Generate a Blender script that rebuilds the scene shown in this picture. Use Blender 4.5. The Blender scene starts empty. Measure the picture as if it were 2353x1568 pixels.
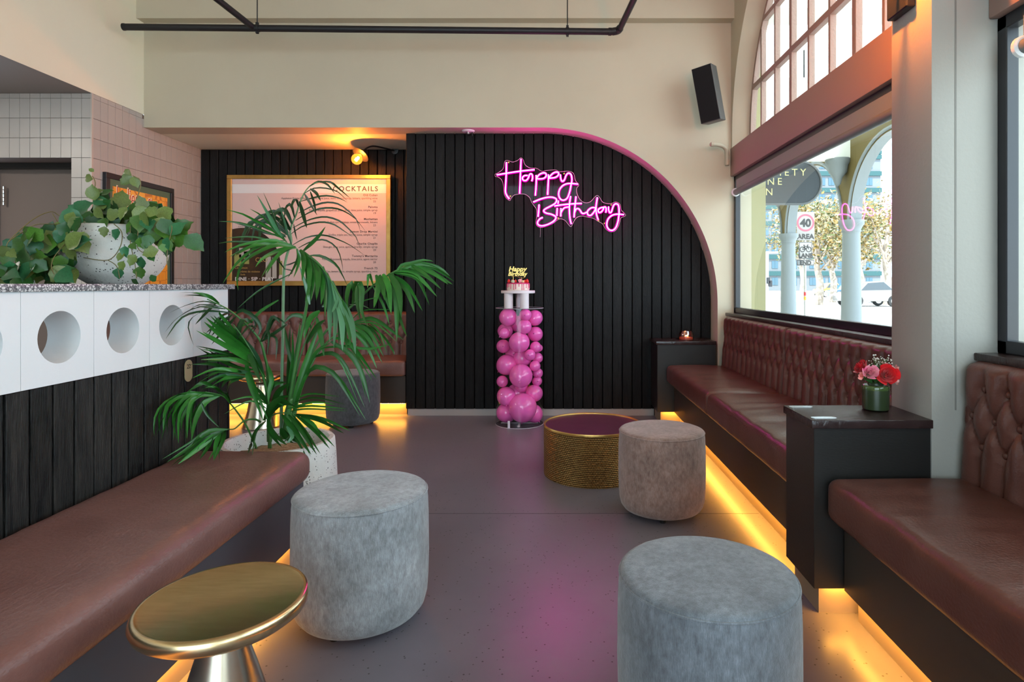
import bpy, bmesh, math, random
from mathutils import Vector, Matrix, noise
random.seed(7)
S = bpy.context.scene
C = S.collection
F, CX, CY, CH = 1370.0, 1270.0, 655.0, 1.2       # focal length and principal point of the photograph, camera height (m)

# ---------------------------------------------------------------- camera, world, sun, exposure
cam_d = bpy.data.cameras.new('camera'); cam = bpy.data.objects.new('camera', cam_d); C.objects.link(cam)
cam.location = (0, 0, CH); cam.rotation_euler = (math.pi/2, 0, 0)
cam_d.sensor_width = 36; cam_d.lens = F/2353*36
cam_d.shift_x = (1176.5-CX)/2353; cam_d.shift_y = (CY-784)/2353
cam_d.clip_start = .05; cam_d.clip_end = 500
S.camera = cam
S.view_settings.view_transform = 'Standard'; S.view_settings.look = 'None'
S.view_settings.gamma = 1; S.view_settings.use_curve_mapping = False
S.view_settings.exposure = 0.80
S.cycles.use_denoising = True
S.cycles.max_bounces = 10; S.cycles.diffuse_bounces = 5; S.cycles.glossy_bounces = 4
S.cycles.transparent_max_bounces = 16; S.cycles.sample_clamp_indirect = 6
S.cycles.caustics_reflective = False; S.cycles.caustics_refractive = False
W = bpy.data.worlds.new('sky'); S.world = W; W.use_nodes = True
bg = W.node_tree.nodes['Background']; bg.inputs[0].default_value = (.70, .87, 1.0, 1); bg.inputs[1].default_value = 3.9
sun_d = bpy.data.lights.new('sun', 'SUN'); sun = bpy.data.objects.new('sun', sun_d); C.objects.link(sun)
sun_d.energy = 8; sun_d.color = (1, .95, .85); sun_d.angle = .01
sun.rotation_euler = Vector((-.12, -.55, .82)).to_track_quat('Z', 'Y').to_euler()    # along the street, from behind the building: stays outside

# unseen fill light, added to brighten the tiles behind the bar wall
dl_d = bpy.data.lights.new('tile_fill', 'AREA'); dl_d.shape = 'DISK'; dl_d.size = .35; dl_d.energy = 30; dl_d.color = (1, .90, .80)
dl = bpy.data.objects.new('tile_fill', dl_d); C.objects.link(dl); dl.location = (-5.0, 2.9, 2.68)
# ---------------------------------------------------------------- helpers
def P(px, py, Y):
    return Vector(((px-CX)/F*Y, Y, CH-(py-CY)/F*Y))
def link(o, parent=None):
    C.objects.link(o)
    if parent is not None: o.parent = parent
    return o
def tag(o, label=None, cat=None, group=None, kind=None):
    if label: o['label'] = label
    if cat: o['category'] = cat
    if group: o['group'] = group
    if kind: o['kind'] = kind
    return o
def empty(name, label=None, cat=None, group=None, loc=(0,0,0), kind=None, rz=0):
    o = bpy.data.objects.new(name, None); o.location = loc; o.rotation_euler = (0,0,rz); o.empty_display_size = .05
    link(o); return tag(o, label, cat, group, kind)
class MB:
    """collects verts and faces for ONE mesh object"""
    def __init__(s): s.v = []; s.f = []
    def add(s, vs, fs):
        n = len(s.v); s.v += [tuple(v) for v in vs]; s.f += [tuple(i+n for i in f) for f in fs]; return s
    def box(s, x0, x1, y0, y1, z0, z1):
        if x0 > x1: x0, x1 = x1, x0
        if y0 > y1: y0, y1 = y1, y0
        return s.add([(x0,y0,z0),(x1,y0,z0),(x1,y1,z0),(x0,y1,z0),(x0,y0,z1),(x1,y0,z1),(x1,y1,z1),(x0,y1,z1)],
                     [(0,3,2,1),(4,5,6,7),(0,1,5,4),(1,2,6,5),(2,3,7,6),(3,0,4,7)])
    def lathe(s, prof, n=32, c=(0,0,0), sx=1, sy=1):
        vs = []; fs = []; m = len(prof)
        for k in range(n):
            a = 2*math.pi*k/n
            for r, z in prof: vs.append((c[0]+r*math.cos(a)*sx, c[1]+r*math.sin(a)*sy, c[2]+z))
        for k in range(n):
            k2 = (k+1) % n
            for j in range(m-1): fs.append((k*m+j, k2*m+j, k2*m+j+1, k*m+j+1))
        if prof[0][0] > 1e-6: fs.append(tuple(k*m for k in range(n))[::-1])
        if prof[-1][0] > 1e-6: fs.append(tuple(k*m+m-1 for k in range(n)))
        return s.add(vs, fs)
    def tube(s, pts, r, n=8, cap=True):
        pts = [Vector(p) for p in pts]; rs = r if isinstance(r, (list, tuple)) else [r]*len(pts)
        vs = []; fs = []; up = None
        for i, p in enumerate(pts):
            t = (pts[min(i+1, len(pts)-1)] - pts[max(i-1, 0)]).normalized()
            if up is None:
                up = Vector((0,0,1)) if abs(t.z) < .9 else Vector((1,0,0))
            a = t.cross(up).normalized(); up = a.cross(t).normalized()
            for k in range(n):
                q = 2*math.pi*k/n
                vs.append(p + (a*math.cos(q) + up*math.sin(q))*rs[i])
        for i in range(len(pts)-1):
            for k in range(n): fs.append((i*n+k, i*n+(k+1)%n, (i+1)*n+(k+1)%n, (i+1)*n+k))
        if cap:
            fs.append(tuple(range(n))[::-1]); fs.append(tuple((len(pts)-1)*n+k for k in range(n)))
        return s.add(vs, fs)
    def ball(s, c, r, n=16, m=10, sz=1):
        prof = [(r*math.sin(math.pi*j/m), -r*sz*math.cos(math.pi*j/m)) for j in range(m+1)]
        prof[0] = (0, prof[0][1]); prof[-1] = (0, prof[-1][1])
        return s.lathe(prof, n, c)
    def prism(s, poly, axis, a0, a1):
        """poly: 2D outline in the plane across `axis`; extruded from a0 to a1"""
        def mk(p, a):
            return {'x': (a, p[0], p[1]), 'y': (p[0], a, p[1]), 'z': (p[0], p[1], a)}[axis]
        n = len(poly); vs = [mk(p, a0) for p in poly] + [mk(p, a1) for p in poly]
        fs = [tuple(range(n)), tuple(range(2*n-1, n-1, -1))] + [(i, i+n, (i+1)%n+n, (i+1)%n) for i in range(n)]
        return s.add(vs, fs)
    def xf(s, M):
        s.v = [tuple(M @ Vector(v)) for v in s.v]; return s
    def mesh(s, name, mat, smooth=None, bevel=0, seg=2):
        me = bpy.data.meshes.new(name); me.from_pydata(s.v, [], s.f)
        bm = bmesh.new(); bm.from_mesh(me)
        bmesh.ops.remove_doubles(bm, verts=bm.verts, dist=1e-6)
        if bevel: bmesh.ops.bevel(bm, geom=[e for e in bm.edges], offset=bevel, segments=seg, profile=.5, affect='EDGES', clamp_overlap=True)
        bmesh.ops.recalc_face_normals(bm, faces=bm.faces); bm.to_mesh(me); bm.free()
        if smooth is not None:
            me.polygons.foreach_set('use_smooth', [True]*len(me.polygons))
            if smooth < 179: me.set_sharp_from_angle(angle=math.radians(smooth))
        if mat is not None: me.materials.append(mat)
        me.update(); return me
    def obj(s, name, mat, parent=None, smooth=None, bevel=0, seg=2):
        o = bpy.data.objects.new(name, s.mesh(name, mat, smooth, bevel, seg)); return link(o, parent)
def inst(name, me, parent=None, loc=(0,0,0), rot=(0,0,0), scale=(1,1,1)):
    o = bpy.data.objects.new(name, me); o.location = loc; o.rotation_euler = rot; o.scale = scale
    return link(o, parent)
def box(name, mat, dims, parent=None, bevel=0, seg=2):
    return MB().box(*dims).obj(name, mat, parent, 35 if bevel else None, bevel, seg)
def struct(o): o['kind'] = 'structure'; return o
def cr(pts, n=6):
    """Catmull-Rom through the points"""
    p = [Vector(q) for q in pts]; out = []
    for i in range(len(p)-1):
        a = p[max(i-1,0)]; b = p[i]; c = p[i+1]; d = p[min(i+2,len(p)-1)]
        for k in range(n):
            t = k/n
            out.append(.5*((2*b)+(c-a)*t+(2*a-5*b+4*c-d)*t*t+(3*b-a-3*c+d)*t**3))
    out.append(p[-1]); return out
def text_mesh(txt, size, mat, name='lettering', parent=None, align='LEFT', M=None, bold=0, depth=.0006, spacing=1.0, shear=0):
    cu = bpy.data.curves.new(name, 'FONT'); cu.body = txt; cu.size = size; cu.align_x = align
    cu.offset = bold; cu.extrude = depth; cu.space_character = spacing; cu.resolution_u = 3; cu.shear = shear
    ob = bpy.data.objects.new(name, cu); C.objects.link(ob)
    dg = bpy.context.evaluated_depsgraph_get(); dg.update()
    me = bpy.data.meshes.new_from_object(ob.evaluated_get(dg)); bpy.data.objects.remove(ob)
    if M is not None: me.transform(M)
    me.name = name; me.materials.clear(); me.materials.append(mat)
    return link(bpy.data.objects.new(name, me), parent)
FACE = Matrix.Rotation(math.pi/2, 4, 'X')        # text upright, facing -Y

# ---------------------------------------------------------------- materials
def mat(name, col, rough=.5, metal=0, spec=.5, bump=0, bscale=40, bdetail=3, vary=None, vscale=6, vdist=0, rand=0, coat=0, sheen=0,
        stretch=(1,1,1), emit=None, es=0, trans=0, coords='Object', rvary=0, ior=1.45, alpha=1):
    m = bpy.data.materials.new(name); m.use_nodes = True; nt = m.node_tree; N = nt.nodes; L = nt.links
    b = N['Principled BSDF']; b.inputs['Base Color'].default_value = (*col, 1)
    b.inputs['Roughness'].default_value = rough; b.inputs['Metallic'].default_value = metal
    b.inputs['Specular IOR Level'].default_value = spec; b.inputs['Coat Weight'].default_value = coat
    b.inputs['Sheen Weight'].default_value = sheen; b.inputs['Transmission Weight'].default_value = trans; b.inputs['IOR'].default_value = ior
    if emit: b.inputs['Emission Color'].default_value = (*emit, 1); b.inputs['Emission Strength'].default_value = es
    tc = N.new('ShaderNodeTexCoord'); mp = N.new('ShaderNodeMapping'); mp.inputs['Scale'].default_value = stretch
    L.new(tc.outputs[coords], mp.inputs[0]); vec = mp.outputs[0]
    if rand:      # shift the pattern from object to object
        oi = N.new('ShaderNodeObjectInfo'); mu = N.new('ShaderNodeMath'); mu.operation = 'MULTIPLY'; mu.inputs[1].default_value = 37.0
        L.new(oi.outputs['Random'], mu.inputs[0]); ad = N.new('ShaderNodeVectorMath'); ad.operation = 'ADD'
        L.new(vec, ad.inputs[0]); L.new(mu.outputs[0], ad.inputs[1]); vec = ad.outputs[0]
    out = None
    if vary:
        nz = N.new('ShaderNodeTexNoise'); nz.inputs['Scale'].default_value = vscale; nz.inputs['Detail'].default_value = 5
        nz.inputs['Roughness'].default_value = .62; nz.inputs['Distortion'].default_value = vdist
        L.new(vec, nz.inputs['Vector']); rp = N.new('ShaderNodeValToRGB')
        rp.color_ramp.elements[0].position = .32; rp.color_ramp.elements[1].position = .68
        rp.color_ramp.elements[0].color = (*col, 1); rp.color_ramp.elements[1].color = (*vary, 1)
        L.new(nz.outputs[0], rp.inputs[0]); out = rp.outputs[0]
        if rvary:
            mr = N.new('ShaderNodeMapRange'); mr.inputs[3].default_value = rough-rvary; mr.inputs[4].default_value = rough+rvary
            L.new(nz.outputs[0], mr.inputs[0]); L.new(mr.outputs[0], b.inputs['Roughness'])
    if rand:
        hs = N.new('ShaderNodeHueSaturation'); mr = N.new('ShaderNodeMapRange'); mr.inputs[3].default_value = 1-rand; mr.inputs[4].default_value = 1+rand
        L.new(oi.outputs['Random'], mr.inputs[0]); L.new(mr.outputs[0], hs.inputs['Value'])
        if out: L.new(out, hs.inputs['Color'])
        else: hs.inputs['Color'].default_value = (*col, 1)
        out = hs.outputs[0]
    if out: L.new(out, b.inputs['Base Color'])
    if bump:
        nb = N.new('ShaderNodeTexNoise'); nb.inputs['Scale'].default_value = bscale; nb.inputs['Detail'].default_value = bdetail
        L.new(vec, nb.inputs['Vector']); bp = N.new('ShaderNodeBump'); bp.inputs['Strength'].default_value = bump; bp.inputs['Distance'].default_value = .01
        L.new(nb.outputs[0], bp.inputs['Height']); L.new(bp.outputs[0], b.inputs['Normal'])
    return m
def speck(m, scale, thr, col, coords='Object', soft=.03, n2=None):
    """adds small speckles (voronoi cells whose centre is near) over the base colour"""
    nt = m.node_tree; N = nt.nodes; L = nt.links; b = N['Principled BSDF']
    tc = N.new('ShaderNodeTexCoord'); v = N.new('ShaderNodeTexVoronoi'); v.inputs['Scale'].default_value = scale
    L.new(tc.outputs[coords], v.inputs['Vector'])
    mr = N.new('ShaderNodeMapRange'); mr.inputs[1].default_value = thr; mr.inputs[2].default_value = thr+soft
    mr.inputs[3].default_value = 1; mr.inputs[4].default_value = 0; L.new(v.outputs['Distance'], mr.inputs[0])
    wn = N.new('ShaderNodeTexNoise'); wn.inputs['Scale'].default_value = scale*.35; L.new(tc.outputs[coords], wn.inputs['Vector'])
    g = N.new('ShaderNodeMath'); g.operation = 'GREATER_THAN'; g.inputs[1].default_value = n2 if n2 else .5; L.new(wn.outputs[0], g.inputs[0])
    mu = N.new('ShaderNodeMath'); mu.operation = 'MULTIPLY'; L.new(mr.outputs[0], mu.inputs[0]); L.new(g.outputs[0], mu.inputs[1])
    mx = N.new('ShaderNodeMixRGB'); L.new(mu.outputs[0], mx.inputs[0])
    src = b.inputs['Base Color'].links
    if src: L.new(src[0].from_socket, mx.inputs[1])
    else: mx.inputs[1].default_value = b.inputs['Base Color'].default_value
    mx.inputs[2].default_value = (*col, 1); L.new(mx.outputs[0], b.inputs['Base Color']); return m
def emis(name, col, st):
    m = bpy.data.materials.new(name); m.use_nodes = True; N = m.node_tree.nodes; N.remove(N['Principled BSDF'])
    e = N.new('ShaderNodeEmission'); e.inputs[0].default_value = (*col, 1); e.inputs[1].default_value = st
    m.node_tree.links.new(e.outputs[0], N['Material Output'].inputs[0]); return m
def clear(name, tint=(1,1,1), rough=0, ior=1.45, mixmin=0.0):
    """thin clear sheet: transparent with a Fresnel reflection"""
    m = bpy.data.materials.new(name); m.use_nodes = True; nt = m.node_tree; N = nt.nodes; N.remove(N['Principled BSDF'])
    t = N.new('ShaderNodeBsdfTransparent'); t.inputs[0].default_value = (*tint, 1)
    g = N.new('ShaderNodeBsdfGlossy'); g.inputs['Roughness'].default_value = rough
    f = N.new('ShaderNodeFresnel'); ge = N.new('ShaderNodeNewGeometry'); mi = N.new('ShaderNodeMath'); mi.operation = 'MULTIPLY_ADD'
    mi.inputs[1].default_value = 1/ior-ior; mi.inputs[2].default_value = ior        # same reflection seen from either side of the sheet
    nt.links.new(ge.outputs['Backfacing'], mi.inputs[0]); nt.links.new(mi.outputs[0], f.inputs[0])
    mx = N.new('ShaderNodeMixShader'); ma = N.new('ShaderNodeMath'); ma.operation = 'MAXIMUM'; ma.inputs[1].default_value = mixmin
    nt.links.new(f.outputs[0], ma.inputs[0]); nt.links.new(ma.outputs[0], mx.inputs[0])
    nt.links.new(t.outputs[0], mx.inputs[1]); nt.links.new(g.outputs[0], mx.inputs[2])
    nt.links.new(mx.outputs[0], N['Material Output'].inputs[0]); return m
M_ = {}
M_['cream'] = mat('cream_paint', (.555,.495,.375), .62, bump=.10, bscale=14, vary=(.515,.455,.345), vscale=1.2)
M_['cream_light'] = mat('pale_paint', (.86,.82,.66), .6, bump=.1, bscale=12, vary=(.82,.78,.62), vscale=1.0)
M_['plaster'] = mat('column_plaster', (.34,.325,.29), .65, bump=.10, bscale=70)
M_['floor'] = speck(mat('grey_vinyl', (.142,.128,.155), (.30), spec=.5, vary=(.165,.150,.178), vscale=2.5, rvary=.04), 45, .13, (.035,.032,.03), n2=.5)
M_['plank'] = mat('black_stained_timber', (.0045,.0045,.005), .48, spec=.18, bump=.5, bscale=30, vary=(.0125,.012,.012), vscale=7, vdist=.6, rand=.35, stretch=(9,9,.9), rvary=.1)
M_['plankworn'] = mat('worn_black_timber', (.005,.0058,.0068), .42, spec=.3, bump=.6, bscale=30, vary=(.030,.027,.024), vscale=6, vdist=.9, rand=.35, stretch=(8,8,.8), rvary=.1)
M_['black'] = mat('black_paint', (.012,.012,.013), .4)
M_['void'] = mat('dark_gap_backing', (.002,.002,.002), 1, spec=0)
M_['leather'] = mat('brown_leather', (.150,.068,.057), .36, spec=.5, bump=.18, bscale=120, bdetail=2, vary=(.195,.095,.080), vscale=7, stretch=(1,.6,1), rvary=.05)
M_['leather2'] = mat('russet_leather', (.088,.031,.023), .33, bump=.15, bscale=120, vary=(.112,.044,.033), vscale=8, rvary=.05)
M_['base'] = mat('dark_laminate', (.013,.012,.0115), .40, bump=.08, bscale=60, stretch=(1,1,6))
M_['panel'] = mat('warm_dark_panel', (.040,.031,.025), .45)
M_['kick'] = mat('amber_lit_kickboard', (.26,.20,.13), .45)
M_['baseblue'] = mat('slate_laminate', (.060,.064,.078), .42)
M_['darktop'] = mat('dark_oak_top', (.022,.012,.012), .22, bump=.35, bscale=25, vary=(.035,.020,.019), vscale=9, stretch=(1.2,14,1))
M_['tile'] = mat('taupe_tile', (.46,.425,.395), .34, rand=.035, bump=.05, bscale=30)
M_['grout'] = mat('grey_grout', (.17,.12,.10), .9)
M_['block'] = mat('white_block', (.72,.74,.75), .55, bump=.08, bscale=50)
M_['door'] = mat('taupe_door_paint', (.155,.120,.105), .5)
M_['steel'] = mat('steel', (.55,.55,.55), .3, metal=1)
M_['glass'] = clear('window_glass', (.93,.97,.96), 0, 1.5)
M_['acrylic'] = clear('clear_acrylic', (.965,.955,.975), 0, 1.45)
M_['frame'] = mat('black_window_frame', (.018,.019,.024), .3)
M_['pot'] = speck(mat('white_speckled_concrete', (.66,.65,.62), .7, bump=.25, bscale=40, vary=(.60,.585,.55), vscale=5), 95, .24, (.06,.055,.05), n2=.52)
M_['brass'] = mat('brushed_brass', (.74,.55,.32), .25, metal=1, vary=(.62,.465,.255), vscale=5, stretch=(3,18,1))
M_['brass_leg'] = mat('brass_pedestal', (.68,.60,.48), .22, metal=1)
M_['goldframe'] = mat('gold_frame', (.55,.34,.10), .36, metal=.85, bump=.15, bscale=40, vary=(.45,.27,.08), vscale=12)
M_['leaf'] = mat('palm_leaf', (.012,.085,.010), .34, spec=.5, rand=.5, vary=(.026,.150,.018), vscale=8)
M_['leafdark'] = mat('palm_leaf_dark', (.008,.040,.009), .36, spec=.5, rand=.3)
M_['leafpale'] = mat('palm_leaf_pale_sheen', (.06,.19,.085), .30, spec=.7, rand=.2)  # sky sheen on the drooping blades is put into this pale colour
M_['stem'] = mat('palm_stem', (.045,.16,.035), .4)
M_['stempale'] = mat('palm_stem_pale', (.12,.26,.12), .4)
for i, c in enumerate([(.012,.060,.010), (.045,.115,.014), (.095,.130,.030), (.018,.095,.035)]):
    M_['ivy%d' % i] = mat('vine_leaf_%s' % 'abcd'[i], c, .4, rand=.3, vary=tuple(x*1.5 for x in c), vscale=14)
M_['vine'] = mat('vine_stem', (.16,.13,.05), .6)
for m in ('leaf','leafdark','leafpale','ivy0','ivy1','ivy2','ivy3'):       # thin leaves pass some light
    b = M_[m].node_tree.nodes['Principled BSDF']; b.inputs['Subsurface Weight'].default_value = 0
M_['white'] = mat('white_gloss', (.8,.8,.8), .4)
def led(st): return emis('amber_led', (1, .43, .055), st)
M_['led'] = led(62)
# ---------------------------------------------------------------- the room shell
YF, YP, YA = 5.25, 5.46, 6.09            # arch wall face, niche plank face, alcove back
ZS = 2.587                               # niche and alcove soffit
CEIL = 4.3
fl = struct(box('floor', M_['floor'], (-7, 1.75, -4, 6.3, -.05, 0)))
seam = struct(MB().box(-1.05, 1.08, 3.125, 3.128, 0, .0006).obj('seam', mat('floor_seam', (.05,.045,.05), .6), fl))
struct(box('ceiling', M_['cream'], (-7.2, 2.0, -4.2, 6.5, CEIL, CEIL+.1)))
# back wall with the quarter arch: one solid, planks are its children
arc = [(-.096 + 1.548*math.cos(a), 1.039 + 1.548*math.sin(a)) for a in [math.pi/2*(1-k/90) for k in range(91)]]
poly = [(-3.6, ZS)] + arc + [(1.452, 0), (1.75, 0), (1.75, CEIL), (-3.6, CEIL)]
wb = MB()
# front and back faces as strips (keeps the curve clean)
xs = [-3.6] + [p[0] for p in arc]; zs = [ZS] + [p[1] for p in arc]
for y in (YF, YP+.02):
    vs = []; fs = []
    for x, z in zip(xs, zs): vs += [(x, y, z), (x, y, CEIL)]
    for i in range(len(xs)-1): fs.append((2*i, 2*i+2, 2*i+3, 2*i+1))
    wb.add(vs, fs)
    wb.add([(1.452,y,0),(1.75,y,0),(1.75,y,CEIL),(1.452,y,CEIL)], [(0,1,2,3)])
vs = []; fs = []
xs2 = xs + [1.452]; zs2 = zs + [0]
for x, z in zip(xs2, zs2): vs += [(x, YF, z), (x, YP+.02, z)]
for i in range(len(xs2)-1): fs.append((2*i, 2*i+1, 2*i+3, 2*i+2))
wb.add(vs, fs); wb.add([(1.75,YF,0),(1.75,YP+.02,0),(1.75,YP+.02,CEIL),(1.75,YF,CEIL)], [(0,1,2,3)])
wall_back = struct(wb.obj('wall_back', M_['cream']))
box('soffit', M_['cream_light'], (-3.6, -1.30, YP+.02, 6.3, ZS, CEIL), wall_back)
box('beam', M_['cream'], (-3.6, 1.57, 5.153, YF, 3.507, CEIL), wall_back)
box('backing', M_['void'], (-1.335, 1.75, YP+.022, 6.3, 0, 2.9), wall_back)
box('backing', M_['void'], (-3.75, -1.335, YA+.02, 6.3, 0, ZS), wall_back)
box('kerb', mat('grey_kerb', (.42,.38,.37), .6), (-1.33, .93, 5.472, 5.481, 0, .0635), wall_back)
def plank_mesh(w, h, t=.022, m='plank'):
    return MB().box(-w/2, w/2, 0, t, 0, h).mesh('plank', M_[m], None, .0035, 1)
pm = plank_mesh(.0825, 2.58)
k = 0; x = -1.347+.045
while x < 1.48:
    # boards sit a little proud or back of each other
    top = 2.58 if x < -.1 else min(2.58, 1.039 + math.sqrt(max(1.56**2-(x+.096)**2, 0.02)) + .0)
    o = inst('plank', pm, wall_back, (x, YP + random.uniform(-.002,.002), .064), (0,0,random.uniform(-.006,.006)), (1, 1, (min(top+.05, ZS+.03)-.064)/2.58))
    x += .0902
pm2 = plank_mesh(.0828, 2.57)
x = -3.596+.045
while x < -1.2:
    inst('plank', pm2, wall_back, (x, YA + random.uniform(-.002,.002), .01), (0,0,random.uniform(-.006,.006)))
    x += .0903
# left: pale bulkhead, tiled return and tiled wall with a door
wl = struct(box('wall_left', M_['cream_light'], (-3.75, -3.6, -4, YF, 2.70, CEIL)))
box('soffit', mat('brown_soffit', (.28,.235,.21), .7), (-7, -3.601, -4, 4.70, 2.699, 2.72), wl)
box('end_wall', M_['cream'], (-7.1, -7, -4, 4.9, 0, 2.72), wl)
wt = struct(box('wall_tiled', M_['grout'], (-3.7, -3.604, 4.664, YA+.1, 0, 2.698)))
box('return_wall', M_['grout'], (-3.758, -3.604, 4.664, 4.80, 0, 2.698), wt)
box('return_wall', M_['grout'], (-7, -3.758, 4.664, 4.93, 2.197, 2.698), wt)
tw, th = .0806, .1555
tm = MB().box(0, .006, .0013, tw-.0013, .0013, th-.0013).mesh('tile', M_['tile'], 30, .0012, 1)
tmf = MB().box(.0013, tw-.0013, -.006, 0, .0013, th-.0013).mesh('tile', M_['tile'], 30, .0012, 1)
ztop = 2.697; cut = .037
rows = [(ztop-cut, cut/th)] + [(ztop-cut-th*(r+1), 1) for r in range(10)]
for z, sc in rows:
    for c in range(18):
        y = 4.664+c*tw
        if y > 5.25 and z+th*sc > ZS+.06: 
            if z > ZS: continue
        inst('tile', tm, wt, (-3.604, y, z), (0,0,0), (1,1,sc if not (y > 5.2 and z+th > ZS) else (ZS-z)/th))
    for c in range(12):
        x = -3.600-(c+1)*tw
        if z < 2.19 and x < -3.762: continue
        inst('tile', tmf, wt, (x, 4.662, z), (0,0,0), (1,1,sc))
MB().box(-3.606, -3.596, 4.652, 4.668, 1.0, 2.70).obj('corner_trim', mat('corner_trim', (.55,.47,.42), .4), wt)
# door in the tiled wall
d = struct(empty('door_1'))
box('leaf_panel', M_['door'], (-4.60, -3.80, 4.93, 4.97, 0, 2.16), d, .002, 1)
box('door_frame', M_['door'], (-3.80, -3.758, 4.80, 4.98, 0, 2.197), d, .002, 1)
box('door_frame', M_['door'], (-4.66, -4.575, 4.88, 4.98, 0, 2.197), d, .002, 1)
box('door_head', M_['black'], (-4.66, -3.80, 4.86, 4.98, 2.155, 2.196), d)
cq = P(82, 596, 4.925)
MB().lathe([(.118,0),(.150,0),(.150,.02),(.118,.02)], 40).xf(Matrix.Translation(cq) @ Matrix.Rotation(math.pi/2,4,'X')).obj('round_window_rim', mat('grey_rim', (.20,.19,.20), .4), d, 40)
MB().lathe([(0,0),(.119,0),(.119,.004),(0,.004)], 40).xf(Matrix.Translation(cq) @ Matrix.Rotation(math.pi/2,4,'X')).obj('round_pane', mat('dark_pane', (.01,.01,.012), .15), d, 40)
hg = MB()
for k in range(5): hg.lathe([(.007,0),(.009,.002),(.009,.028),(.007,.03)], 10, (0,0,k*.032))
hg.obj('hinge', M_['steel'], d, 40).location = P(8, 472, 4.90)
M_['beam_backlit'] = mat('backlit_mauve_tone', (.33,.215,.185), .6, bump=.1, bscale=14)  # mauve stands for backlit shade and pink glow, put into the beam colour
# right wall: three bays of windows under round fanlights, columns between
XB, XG, XO = 1.563, 1.615, 1.75
wr = struct(empty('wall_right'))
Bays = [(2.395, 5.25), (-.73, 2.14), (-3.9, -.98)]
for bi, (y0, y1) in enumerate(Bays):
    box('apron', M_['cream'], (1.53, XO, y0, y1, 0, .93), wr)
    yc = (y0+y1)/2 - (.005 if bi == 0 else 0); Ri, Ro = 1.40, 1.33
    # beam over the window
    bm_ = box('beam', M_['beam_backlit'], (XB, XO, y0, y1, 2.153, 2.40), wr, .006, 2)
    # spandrel with splayed round opening
    mb = MB(); vs = []; fs = []; n = 48
    for k in range(n+1):
        a = math.pi*k/n; c, s = math.cos(a), math.sin(a)
        t = min((y1-yc)/abs(c) if abs(c) > 1e-6 else 9, (CEIL-2.5)/s if s > 1e-6 else 9)
        yi, zi = yc+Ri*c, 2.5+Ri*s
        yo, zo = yc+Ro*c, 2.5+Ro*s
        t = max(t, Ri)
        ye, ze = yc+t*c, 2.5+t*s
        vs += [(XB+.007, yi, zi), (XO-.02, yo, zo), (XB+.007, ye, ze), (XO, ye, ze), (XO, yo, zo)]
    for k in range(n):
        a = 5*k; b = 5*(k+1)
        fs += [(a, b, b+1, a+1), (a, a+2, b+2, b), (a+4, b+4, b+3, a+3), (a+1, b+1, b+4, a+4)]
    for sgn in (0, n):
        a = 5*sgn; y = vs[a][1]; yo = vs[a+1][1]; ye = vs[a+2][1]
        m = len(vs); vs += [(XB+.007, y, 2.40), (XO, yo, 2.40), (XB+.007, ye, 2.40)]
        fs += [(a, a+1, m+1, m), (a, m, m+2, a+2)]
    mb.add(vs, fs); mb.obj('spandrel', M_['cream'], wr, 30)
for y0, y1 in ((2.14, 2.395), (-.98, -.73)):
    c = MB().box(1.36, XO, y0, y1, 0, CEIL).obj('column', M_['plaster'], None, 35, .004, 2); struct(c)
    MB().box(1.443, 1.449, y0-.0012, y0+.001, .75, CEIL).obj('joint', mat('joint_shadow', (.20,.19,.17), .8), c)
# wall behind the camera: wide glazed opening, added to let fill daylight in
wf = struct(empty('wall_front'))
box('pier', M_['cream'], (-7, -3.4, -4.2, -4, 0, CEIL), wf)
box('pier', M_['cream'], (1.2, 1.75, -4.2, -4, 0, CEIL), wf)
box('header', M_['cream'], (-3.4, 1.2, -4.2, -4, 3.7, CEIL), wf)

# ---------------------------------------------------------------- windows
def fanlight(n, y0, y1, off=0.0):
    w = struct(empty('window_%d' % n)); yc = (y0+y1)/2+off; zc = 2.5; R = 1.335; X0, X1 = 1.70, 1.745
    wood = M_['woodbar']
    ring = MB(); vs = []; fs = []; m = 48
    for k in range(m+1):
        a = math.pi*k/m
        for r, x in ((R, X0), (R-.035, X0), (R-.035, X1), (R, X1)): vs.append((x, yc+r*math.cos(a), zc+r*math.sin(a)))
    for k in range(m):
        for q in range(4): fs.append((4*k+q, 4*k+(q+1)%4, 4*k+4+(q+1)%4, 4*k+4+q))
    ring.add(vs, fs).box(X0, X1, yc+R-.035, yc+R, 2.40, 2.5).box(X0, X1, yc-R, yc-R+.035, 2.40, 2.5)
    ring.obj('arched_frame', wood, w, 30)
    for k in range(-4, 5):
        yy = yc + .15 + .30*k - (.0)
        if abs(yy-yc) > R-.05: continue
        h = 2.5+math.sqrt((R-.02)**2-(yy-yc)**2); t = .022 if k in (1, -2) else .013
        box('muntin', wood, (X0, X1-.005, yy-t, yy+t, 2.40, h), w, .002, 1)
    for z, t in ((2.88, .022), (3.35, .018)):
        hw = math.sqrt((R-.02)**2-(z-2.5)**2)
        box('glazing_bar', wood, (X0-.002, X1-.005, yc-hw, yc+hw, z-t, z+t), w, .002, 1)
    g = []
    for k in range(25): g.append((yc+(R-.01)*math.cos(math.pi*k/24), zc+(R-.01)*math.sin(math.pi*k/24)))
    g += [(yc-R+.01, 2.40), (yc+R-.01, 2.40)]
    MB().add([(1.725, y, z) for y, z in g], [tuple(range(len(g)))]).obj('pane', M_['glass'], w)
    return w
M_['woodbar'] = mat('backlit_bar_tone', (.36,.25,.21), .6, bump=.3, bscale=60)  # brown carries the backlit shade of the cream bars in its colour
fanlight(1, 2.395, 5.25, -.005); fanlight(2, -.73, 2.14); fanlight(3, -3.9, -.98)
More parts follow.
